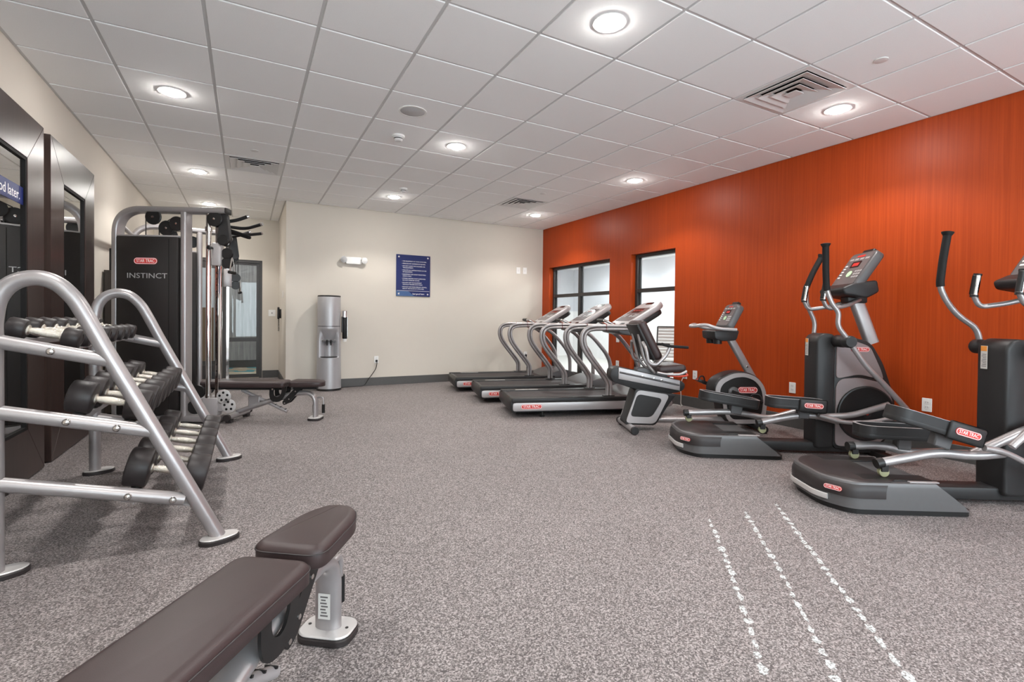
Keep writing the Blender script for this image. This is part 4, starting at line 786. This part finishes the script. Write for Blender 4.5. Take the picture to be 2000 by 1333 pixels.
MB().prism([(v.x, v.z) for v in ped], -0.105, 0.105, 'y', 0.012, 2).build('seat_pedestal', M_['dgrey'], rb)
po = fil([(-0.075, 0, 0.085), (0.045, 0, 0.425), (0.385, 0, 0.375), (0.235, 0, 0.075)], 0.05, 6, True); pi = fil([(-0.03, 0, 0.15), (0.045, 0, 0.385), (0.315, 0, 0.335), (0.20, 0, 0.14)], 0.05, 6, True)
for s in (-1, 1):
    MB().ring([(v.x, v.z) for v in po], [(v.x, v.z) for v in pi], *sorted((s*0.104, s*0.115)), 'y').build('pedestal_trim', M_['silver2'], rb)
    MB().prism([(v.x, v.z) for v in pi], *sorted((s*0.100, s*0.1075)), 'y').build('pedestal_panel', M_['shroud'], rb)
rl = [(-0.20, 0.50), (-0.235, 0.56), (-0.225, 0.635), (-0.16, 0.662), (0.50, 0.525), (0.56, 0.49), (0.555, 0.43), (0.50, 0.395), (0.40, 0.385), (0.02, 0.43)]
MB().prism([(v.x, v.z) for v in fil([(a, 0, b) for a, b in rl], 0.03, 4, True)], -0.085, 0.085, 'y', 0.01, 2).build('seat_rail', M_['dgrey'], rb)
for s in (-1, 1):
    MB().prism([(-0.15, 0.535), (-0.15, 0.655), (0.50, 0.521), (0.50, 0.415)], *sorted((s*0.08, s*0.098)), 'y', 0.008, 2).build('rail_cover', M_['silver2'], rb)
    MB().tube([(-0.14, s*0.099, 0.605), (0.49, s*0.099, 0.474)], 0.010, 8).build('rail_groove', M_['mgrey'], rb)
    for x in (0.10, 0.22, 0.30): MB().disc((x, s*0.098, 0.588-0.206*(x-0.0)+0.0), (0, s, 0), 0.012, 0.008, 0.002, 12).build('rail_bolt', M_['steel'], rb)
MB().prism([(0.05, 0.61), (0.40, 0.54), (0.42, 0.575), (0.34, 0.605), (0.12, 0.65), (0.06, 0.645)], -0.06, 0.06, 'y', 0.006, 1).build('seat_carriage', M_['mgrey'], rb)
se = MB().box(-0.15, 0.15, -0.195, 0.195, -0.04, 0.04, 0.035, 5, M=Matrix.Translation((0.38, 0, 0.648)) @ Matrix.Rotation(R(-3), 4, 'Y')).build('seat_cushion', M_['pad'], rb)
Mb = Matrix.Translation((0.155, 0, 0.93)) @ Matrix.Rotation(R(-27), 4, 'Y')
MB().box(-0.045, 0.045, -0.20, 0.20, -0.21, 0.23, 0.04, 5, M=Mb).build('backrest', M_['pad'], rb); MB().box(-0.065, -0.035, -0.19, 0.19, -0.19, 0.22, 0.012, 2, M=Mb).build('backrest_shell', M_['black'], rb)
MB().tube(fil([(0.05, -0.10, 1.0), (0.12, -0.10, 0.72), (0.23, -0.10, 0.60)], 0.06), 0.016, 12).tube(fil([(0.05, 0.10, 1.0), (0.12, 0.10, 0.72), (0.23, 0.10, 0.60)], 0.06), 0.016, 12).build('backrest_support', M_['silver'], rb)
for s in (-1, 1):
    y = s*0.245
    MB().tube(fil([(0.07, s*0.18, 0.92), (0.085, y, 0.86), (0.11, y, 0.715), (0.19, y, 0.69), (0.29, y, 0.79), (0.325, y, 0.87)], 0.045, 5), 0.017, 12).build('side_handle', M_['silver'], rb)
    MB().tube(fil([(0.20, y, 0.62), (0.30, y, 0.60), (0.44, y, 0.60), (0.50, y, 0.63)], 0.05), 0.013, 10).build('seat_bar', M_['silver'], rb)
    a = MB().sweep(fil([(0.245, y, 0.905), (0.32, y, 0.885), (0.51, y, 0.874)], 0.03), rrect(0.028, 0.05, 0.012, 4), side=(0, 1, 0), scale=None).build('armrest', M_['soft'], rb)
MB().tube(fil([(0.36, -0.11, 0.575), (0.46, -0.16, 0.57), (0.54, -0.20, 0.585), (0.54, -0.13, 0.60)], 0.03), 0.010, 10).build('adjust_lever', M_['lever'], rb)
dr = [(0.87, 0.36), (0.855, 0.45), (0.90, 0.535), (1.04, 0.608), (1.185, 0.622), (1.32, 0.577), (1.415, 0.465), (1.445, 0.30), (1.425, 0.13), (1.37, 0.06), (1.03, 0.06), (0.97, 0.15), (0.94, 0.30)]
dr = [(v.x, v.z) for v in fil([(a, 0, b) for a, b in dr], 0.06, 4, True)]; dc = (1.17, 0.34)
sc = lambda k, o: [(dc[0]+(a-dc[0])*k, dc[1]+(b-dc[1])*k) for a, b in o]
MB().prism(dr, -0.10, 0.10, 'y', 0.025, 3).build('drive_housing', M_['dgrey'], rb)
for s in (-1, 1):
    MB().ring(sc(0.95, dr), sc(0.80, dr), *sorted((s*0.098, s*0.112)), 'y').build('housing_trim', M_['silver2'], rb); MB().prism(sc(0.81, dr), *sorted((s*0.096, s*0.104)), 'y').build('housing_panel', M_['black'], rb)
    hb = MB().disc((1.06, s*0.104, 0.405), (0, s, 0), 0.055, 0.03, 0.006, 24).build('crank_boss', M_['mgrey'], rb)
    ang = R(-20) if s < 0 else R(160); ca = Vector((math.cos(ang), 0, math.sin(ang)))
    a = Vector((1.06, s*0.15, 0.405)); b = a+ca*0.20
    cr = MB().sweep([a-ca*0.03, b+ca*0.02], rrect(0.034, 0.02, 0.008, 3), side=(0, 1, 0)).build('crank_arm', M_['black'], rb)
    pd = MB().box(-0.055, 0.055, -0.045, 0.045, -0.016, 0.016, 0.006, 2, M=Matrix.Translation(b+Vector((0, s*0.065, 0))) @ Matrix.Rotation(R(25), 4, 'Y')).build('pedal', M_['black'], rb)
    MB().tube(fil([b+Vector((-0.05, s*0.03, 0)), b+Vector((-0.03, s*0.05, 0.06)), b+Vector((0.03, s*0.08, 0.06)), b+Vector((0.05, s*0.1, 0))], 0.03), 0.008, 8).build('toe_strap', M_['dgrey'], pd)
    MB().box(-0.058, -0.052, -0.02, 0.02, -0.008, 0.008, M=Matrix.Translation(b+Vector((0, s*0.065, 0))) @ Matrix.Rotation(R(25), 4, 'Y')).build('reflector', M_['lever'], pd, smooth=0)
badge(rb, (1.22, -0.1065, 0.425), (1, 0, 0), (0, 0, 1), 0.21, 0.065)
MB().sweep([(1.335, 0, 0.53), (1.06, 0, 0.985)], rrect(0.075, 0.06, 0.02, 4), side=(0, 1, 0)).build('mast', M_['silver'], rb)
MB().disc((1.25, -0.032, 0.665), (0, -1, 0), 0.012, 0.008, 0.002, 12).build('mast_bolt', M_['steel'], rb)
MB().prism([(v.x, v.z) for v in fil([(0.83, 0, 1.045), (0.84, 0, 0.96), (0.93, 0, 0.935), (1.07, 0, 0.945), (1.10, 0, 1.05)], 0.025, 4, True)], -0.15, 0.15, 'y', 0.012, 2).build('console_tray', M_['dgrey'], rb)
for y in (-0.08, 0.08): MB().lathe([(0.042, 0.0), (0.045, 0.075), (0.038, 0.075), (0.036, 0.02), (0, 0.02)], (0.90, y, 0.905), (0, 0, 1), 20).build('cup_holder', M_['black'], rb)
def small_console(parent, cx, cz, tilt, W, L, y=0):
    ex = Vector((0, -1, 0)); ey = Vector((math.cos(tilt), 0, math.sin(tilt))); M = frame((cx, y, cz), ex, ey)
    if (M.to_3x3() @ Vector((0, 0, 1))).x > 0: M = frame((cx, y, cz), -ex, ey)
    c = slab(M, rrect(W, L, (0.05, 0.05, 0.03, 0.03), 6), -0.075, 0, 0.018, 3).build('console', M_['mgrey'], parent)
    slab(M, rrect(W*0.86, L*0.84, 0.02, 4), 0, 0.003).build('control_panel', M_['screen'], c)
    slab(M, rrect(W*0.36, L*0.17, 0.008, 3, 0, L*0.14), 0.003, 0.0045).build('display', M_['glassblk'], c); slab(M, rrect(W*0.24, L*0.09, 0.004, 2, 0, L*0.14), 0.0045, 0.005).build('display_digits', M_['led'], c, smooth=0)
    mb = MB()
    for k in range(4): mb.prism(rrect(W*0.15, L*0.05, 0.004, 2, W*(-0.30+0.2*k), L*0.29), 0.003, 0.0045, 'z', M=M)
    for i in range(3):
        for j in range(3): mb.prism(rrect(W*0.075, L*0.05, 0.003, 2, W*(0.20+0.09*i), L*(-0.06-0.075*j)), 0.003, 0.0045, 'z', M=M)
    mb.build('keypad', M_['silverink'], c, smooth=0)['kind'] = 'stuff'
    mb = MB()
    for k in range(5): mb.prism(rrect(W*0.10, L*0.035, 0.003, 2, -W*0.34, L*(0.12-0.08*k)), 0.003, 0.0042, 'z', M=M)
    mb.build('button_row', M_['ink'], c, smooth=0)['kind'] = 'stuff'
    slab(M, circ(20, W*0.085, 0, -L*0.12), 0.003, 0.006).build('start_button', M_['green'], c); slab(M, rrect(W*0.3, L*0.05, 0.006, 3, 0, L*0.37), 0.003, 0.0045).build('brand_plate', M_['red'], c, smooth=0)
    slab(M, rrect(W*0.42, 0.045, 0.012, 4, 0, L/2+0.012), -0.055, -0.015, 0.006, 1).build('fan_housing', M_['black'], c)
    return c
small_console(rb, 1.035, 1.205, R(62), 0.28, 0.28)
MB().tube(fil([(1.06, 0.16, 1.055), (0.86, 0.16, 1.065), (0.74, 0.13, 1.11), (0.66, 0.07, 1.085), (0.66, -0.07, 1.085), (0.74, -0.13, 1.11), (0.86, -0.16, 1.065), (1.06, -0.16, 1.055)], 0.06, 6), 0.017, 14).build('handlebar', M_['silver2'], rb)
# ------------------------------------------------------------------ ellipticals (local x forward from the rear end, y across)
def rotp(p, c, a): d = (p[0]-c[0], p[1]-c[1]); return (c[0]+d[0]*math.cos(a)+d[1]*math.sin(a), c[1]-d[0]*math.sin(a)+d[1]*math.cos(a))
def elliptical(label, loc, rz, swap):
    t = thing('elliptical', label, 'elliptical trainer', loc, rz, 'elliptical trainers')
    # rear track base with sloping front
    W = 0.31
    plan = fil([(-0.01, -0.16, 0), (0.10, -W, 0), (0.82, -W, 0), (0.82, W, 0), (0.10, W, 0), (-0.01, 0.16, 0)], 0.07, 6, True); n = len(plan)
    def lay(k, z):
        out = []
        for v in plan:
            x = v.x
            xm = 0.82-(z/0.19)**1.1*0.24 if z > 0.03 else 0.82
            x = 0.02*k+min(x, xm); out.append((x, v.y*(1-0.06*k), z))
        return out
    V = []; F = []; secs = [(0.0, 0.035), (0.0, 0.06), (0.05, 0.115), (0.15, 0.165), (0.35, 0.188), (0.5, 0.192)]
    for k, z in secs: V += lay(k, z)
    for j in range(len(secs)-1):
        for i in range(n): q = (i+1) % n; F.append((j*n+i, j*n+q, (j+1)*n+q, (j+1)*n+i))
    F += [tuple(range(n))[::-1], tuple((len(secs)-1)*n+i for i in range(n))]
    MB().add(V, F).build('track_base', M_['mgrey'], t, smooth=50)
    MB().prism([(v.x*0.97+0.02, v.y*0.94) for v in plan], 0.0, 0.036, 'z').build('base_underside', M_['black'], t, smooth=0)
    # dark rear cap wraps the end, pale grab strip below it
    cap = [v for v in plan if v.x < 0.30]; seq = sorted(cap, key=lambda v: math.atan2(v.y, -(v.x-0.3)))
    def wall(seq, z0, z1, zi, th, nm, m, kk=1.0):
        V = []; K = len(seq)
        for z, off in z0: V += [(v.x*kk-off*0.6+0.0, v.y*(1+off*1.2), z) for v in seq]
        F = []
        for j in range(len(z0)-1):
            for i in range(K-1): F.append((j*K+i, j*K+i+1, (j+1)*K+i+1, (j+1)*K+i))
        F.append(tuple((len(z0)-1)*K+i for i in range(K))); MB().add(V, F).build(nm, M_[m], t, smooth=60)
    seq = [Vector((0.30, -W, 0))]+seq+[Vector((0.30, W, 0))]
    wall(seq, [(0.10, 0.012), (0.14, 0.012), (0.178, -0.01), (0.196, -0.06), (0.2, -0.12)], 0, 0, 0, 'rear_cap', 'rubber')
    st = [v for v in seq if v.x < 0.045]; P = [(v.x-0.014, v.y*0.96, 0.075) for v in st]
    MB().sweep(P, rrect(0.035, 0.012, 0.005, 3)).build('grab_strip', M_['foot'], t)
    badge(t, (0.026, -0.243, 0.142), (0.59, -0.81, 0), (0.12, 0.09, 1), 0.10, 0.028)
    for s in (-1, 1):
        MB().box(0.20, 0.60, s*0.205-0.055, s*0.205+0.055, 0.190, 0.201, 0.004, 1).build('roller_track', M_['black'], t)
        MB().box(0.45, 0.62, s*0.27-0.012, s*0.27+0.012, 0.190, 0.197, 0.002, 1).build('track_edge', M_['silver2'], t)
        MB().lathe([(0.03, 0), (0.03, 0.01), (0.012, 0.015)], (0.15, s*0.25, 0), (0, 0, 1), 12).build('levelling_foot', M_['black'], t)
    MB().box(0.60, 1.75, -0.07, 0.07, 0.025, 0.105, 0.012).build('spine_beam', M_['dgrey'], t)
    MB().box(1.62, 1.72, -0.30, 0.30, 0.0, 0.05, 0.012).build('front_foot', M_['black'], t)
    # drive housing: dark spine column, taupe shells, flywheel
    col = [(v.x, v.z) for v in fil([(1.15, 0, 0.06), (1.145, 0, 1.0), (1.20, 0, 1.052), (1.30, 0, 1.04), (1.305, 0, 0.9), (1.30, 0, 0.06)], 0.035, 4, True)]
    MB().prism(col, -0.105, 0.105, 'y', 0.02, 3).build('front_column', M_['dgrey'], t)
    sh = [(v.x, v.z) for v in fil([(1.30, 0, 0.055), (1.30, 0, 1.015), (1.45, 0, 1.02), (1.60, 0, 0.975), (1.70, 0, 0.80), (1.80, 0, 0.50), (1.80, 0, 0.28), (1.72, 0, 0.12), (1.60, 0, 0.055)], 0.06, 5, True)]
    MB().prism(sh, -0.09, 0.09, 'y', 0.012, 2).build('drive_housing', M_['black'], t)
    up = [(v.x, v.z) for v in fil([(1.312, 0, 0.66), (1.312, 0, 0.985), (1.45, 0, 0.99), (1.585, 0, 0.94), (1.675, 0, 0.74), (1.70, 0, 0.655), (1.50, 0, 0.70)], 0.04, 5, True)]
    lo = [(v.x, v.z) for v in fil([(1.312, 0, 0.085), (1.312, 0, 0.60), (1.35, 0, 0.66), (1.50, 0, 0.675), (1.70, 0, 0.63), (1.775, 0, 0.48), (1.775, 0, 0.28), (1.70, 0, 0.14), (1.58, 0, 0.085)], 0.05, 5, True)]
    fw = (1.552, 0.372)
    for s in (-1, 1):
        MB().prism(up, *sorted((s*0.088, s*0.104)), 'y', 0.004, 1).build('upper_shell', M_['taupe'], t); MB().prism(lo, *sorted((s*0.088, s*0.104)), 'y', 0.004, 1).build('lower_shell', M_['taupe'], t)
        d = MB().lathe([(0.228, 0), (0.234, 0.006), (0.231, 0.016), (0.220, 0.019), (0.214, 0.015), (0, 0.015)], (fw[0], s*0.104, fw[1]), (0, s, 0), 48).build('flywheel_cover', M_['black'], t)
        MB().disc((fw[0], s*0.119, fw[1]), (0, s, 0), 0.035, 0.01, 0.003, 24).build('hub', M_['dgrey'], d); MB().disc((fw[0], s*0.129, fw[1]), (0, s, 0), 0.012, 0.003, 0, 16).build('hub_logo', M_['red'], d)
        cb = MB().lathe([(0.045, 0), (0.052, 0.01), (0.052, 0.10), (0.046, 0.135), (0.05, 0.15), (0.05, 0.20), (0.042, 0.212)], (1.31, s*0.10, 0.985), (0, s, 0), 24).build('pivot_sleeve', M_['dgrey'], t)
    badge(t, (1.50, -0.1055, 0.915), (1, 0, 0), (0, 0, 1), 0.15, 0.04)
    wl = MB().box(1.1385, 1.1415, 0.02, 0.065, 0.85, 1.0).build('warning_label', M_['sticker'], t, smooth=0); MB().box(1.1375, 1.139, 0.021, 0.064, 0.965, 0.998).build('label_header', M_['stickerorange'], wl, smooth=0)
    mb = MB()
    for k in range(8): mb.box(1.1378, 1.139, 0.025, 0.058-0.004*(k % 3), 0.865+k*0.011, 0.869+k*0.011)
    mb.build('label_print', M_['stickerdark'], wl, smooth=0)
    MB().sweep([(1.655, 0, 0.965), (1.49, 0, 1.41)], rrect(0.105, 0.075, 0.025, 4), side=(0, 1, 0)).build('mast', M_['silver'], t)
    for y in (-0.02, 0.02): MB().disc((1.612, y-0.0, 1.03), (-0.94, 0, -0.35), 0.008, 0.004, 0, 10).build('mast_bolt', M_['steel'], t)
    small_console(t, 1.485, 1.60, R(57), 0.36, 0.38)
    MB().prism([(v.x, v.z) for v in fil([(1.30, 0, 1.43), (1.32, 0, 1.375), (1.50, 0, 1.345), (1.60, 0, 1.40), (1.58, 0, 1.50), (1.40, 0, 1.475)], 0.025, 4, True)], -0.185, 0.185, 'y', 0.018, 3).build('console_tray', M_['dgrey'], t)
    MB().box(1.42, 1.58, -0.06, 0.06, 1.31, 1.40, 0.012).build('console_bracket', M_['black'], t)
    for s in (-1, 1):
        fh = MB().tube(fil([(1.52, s*0.05, 1.34), (1.36, s*0.13, 1.28), (1.20, s*0.155, 1.255), (1.165, s*0.155, 1.33)], 0.06, 6), 0.017, 14).build('fixed_handle', M_['silver'], t)
        g = MB().tube([(1.165, s*0.155, 1.33), (1.185, s*0.155, 1.47)], 0.021, 14).build('fixed_grip', M_['chrome'], t); MB().tube([(1.164, s*0.155, 1.322), (1.166, s*0.155, 1.336)], 0.0235, 14).tube([(1.184, s*0.155, 1.466), (1.186, s*0.155, 1.478)], 0.0235, 14).tube([(1.156, s*0.158, 1.34), (1.176, s*0.158, 1.465)], 0.018, 10).build('grip_band', M_['black'], g)
    # moving levers, links, pedal arms
    fwd = [(1.31, 0.985), (1.212, 1.112), (1.222, 1.225), (1.17, 1.285), (1.122, 1.40), (1.113, 1.55), (1.107, 1.777)]
    back = [(1.318, 1.0), (1.33, 1.14), (1.25, 1.315), (1.245, 1.46), (1.30, 1.60), (1.379, 1.755)]
    bk2 = [(1.33, 0.99), (1.30, 1.11), (1.17, 1.20), (1.095, 1.292), (1.043, 1.40), (1.06, 1.58), (1.089, 1.776)]
    def lever(prof, y, gi):
        P = fil([(a, y, b) for a, b in prof], 0.05, 6); k0 = min(range(len(P)), key=lambda i: (P[i]-Vector((prof[gi][0], y, prof[gi][1]))).length)
        l = MB().tube(P, 0.019, 14, side=(0, 1, 0)).build('lever_arm', M_['silver'], t)
        g = MB().tube(P[k0:], 0.0245, 14, side=(0, 1, 0)).build('lever_grip', M_['soft'], t); e = P[-1]; d = (P[-1]-P[-2]).normalized()
        MB().lathe([(0.0245, -0.02), (0.036, 0.0), (0.036, 0.006), (0.024, 0.010), (0, 0.011)], e, d, 18).build('grip_cap', M_['soft'], g)
    def link(prof, y, nm='link_arm', r=0.021): MB().tube(fil([(a, y, b) for a, b in prof], 0.08, 6), r, 14, side=(0, 1, 0)).build(nm, M_['silver'], t)
    def rollerarm(prof, y):
        a = MB().tube(fil([(p, y, q) for p, q in prof], 0.09, 6), 0.027, 16, side=(0, 1, 0)).build('pedal_arm', M_['silver'], t)
        (x0, z0), (x1, z1) = prof[0], prof[1]; d = Vector((x1-x0, 0, z1-z0)).normalized(); p = Vector((x0, y, z0))
        MB().tube([p-d*0.035, p+d*0.005], 0.031, 16).build('arm_cap', M_['black'], a)
        w = MB().disc((x0+0.01, y-0.014, 0.231), (0, 1, 0), 0.030, 0.028, 0.004, 18).build('roller', M_['yellow'], t)
        MB().box(x0-0.012, x0+0.03, y-0.022, y+0.022, 0.235, z0, 0.003, 1).build('roller_bracket', M_['black'], t)
    def pedal(x0, z0, x1, z1, y, bdg):
        d = Vector((x1-x0, 0, z1-z0)); L = d.length; M = frame((x0, y, z0), d.normalized(), (0, 1, 0))
        if (M.to_3x3() @ Vector((0, 0, 1))).z < 0: M = frame((x0, y, z0), d.normalized(), (0, -1, 0))
        o = [(v.x, v.y) for v in fil([(0, -0.05, 0), (0.05, -0.09, 0), (L-0.03, -0.09, 0), (L, -0.05, 0), (L, 0.05, 0), (L-0.03, 0.09, 0), (0.05, 0.09, 0), (0, 0.05, 0)], 0.04, 5, True)]
        p = MB().prism(o, -0.04, 0.0, 'z', 0.008, 2, M=M).build('pedal', M_['dgrey'], t)
        inn = [(L/2+(a-L/2)*0.93, b*0.86) for a, b in o]
        MB().ring(o, inn, -0.01, 0.045, 'z', M=M).build('pedal_rim', M_['dgrey'], p); MB().prism(inn, 0, 0.006, 'z', M=M).build('foot_mat', M_['rubber'], p)
        MB().ring([(a, b*1.01) for a, b in o], inn, 0.045, 0.047, 'z', M=M).build('rim_edge', M_['silver2'], p)
        out = -1 if y < 0 else 1; ysgn = M.inverted().to_3x3() @ Vector((0, out, 0)); sy = 1 if ysgn.y > 0 else -1
        MB().box(L-0.24, L-0.02, *sorted((sy*0.083, sy*0.105)), -0.055, 0.058, 0.018, 3, M=M).build('pedal_guard', M_['dgrey'], p)
        c = M @ Vector((L-0.13, sy*0.1065, 0.005)); badge(t, c, d.normalized()*(1 if out < 0 else -1), M.to_3x3() @ Vector((0, 0, 1)), 0.15, 0.042)
        MB().box(L*0.55, L*0.75, -0.03, 0.03, -0.12, -0.035, 0.008, 1, M=M).build('pedal_bracket', M_['mgrey'], p)
    if not swap:
        yn, yf = -0.2, 0.2
        lever(fwd, -0.285, 4); lever(back, 0.285, 3)
        link([(1.33, 0.95), (1.437, 0.79), (1.558, 0.668), (1.76, 0.445)], -0.285); link([(1.32, 0.95), (1.325, 0.80), (1.275, 0.62), (1.285, 0.40)], 0.285)
        rollerarm([(0.66, 0.292), (0.88, 0.345), (1.067, 0.368), (1.28, 0.315)], yn); rollerarm([(0.165, 0.285), (0.52, 0.305), (0.705, 0.285), (0.888, 0.245), (1.21, 0.345)], yf)
        link([(1.12, 0.345), (1.40, 0.36), (1.70, 0.46)], -0.165, 'crank_link', 0.026); link([(1.10, 0.37), (1.30, 0.315), (1.53, 0.325), (1.74, 0.38), (1.76, 0.44)], -0.245, 'coupling_link', 0.018)
        link([(1.2, 0.345), (1.45, 0.30), (1.55, 0.26)], 0.165, 'crank_link', 0.026)
        pedal(0.70, 0.47, 1.16, 0.445, yn, True); pedal(0.27, 0.455, 0.79, 0.375, yf, True)
    else:
        yn, yf = -0.2, 0.2
        lever(back, -0.285, 3); lever(bk2, 0.285, 4)
        link([(1.32, 0.95), (1.30, 0.80), (1.20, 0.60), (1.02, 0.42)], -0.285); link([(1.33, 0.95), (1.437, 0.79), (1.558, 0.668), (1.76, 0.445)], 0.285)
        rollerarm([(0.34, 0.287), (0.665, 0.358), (0.875, 0.338), (1.05, 0.36)], yn); rollerarm([(0.42, 0.287), (0.60, 0.30), (0.80, 0.25), (1.06, 0.26)], yf)
        link([(0.90, 0.34), (1.20, 0.49), (1.50, 0.60)], -0.165, 'crank_link', 0.028); link([(0.90, 0.40), (1.02, 0.38), (1.25, 0.26), (1.45, 0.22)], -0.245, 'coupling_link', 0.018)
        link([(1.06, 0.26), (1.35, 0.26), (1.55, 0.2)], 0.165, 'crank_link', 0.026)
        pedal(0.375, 0.60, 0.88, 0.455, yn, True); pedal(0.44, 0.40, 0.92, 0.385, yf, True)
    return t
elliptical('elliptical trainer with dark column and taupe drive housing, standing beside the recumbent bike', (3.38, 3.15, 0), R(-33), False)
elliptical('elliptical trainer whose dark base stands beside the rows of pale floor dashes', (3.23, 1.89, 0), R(-31), True)
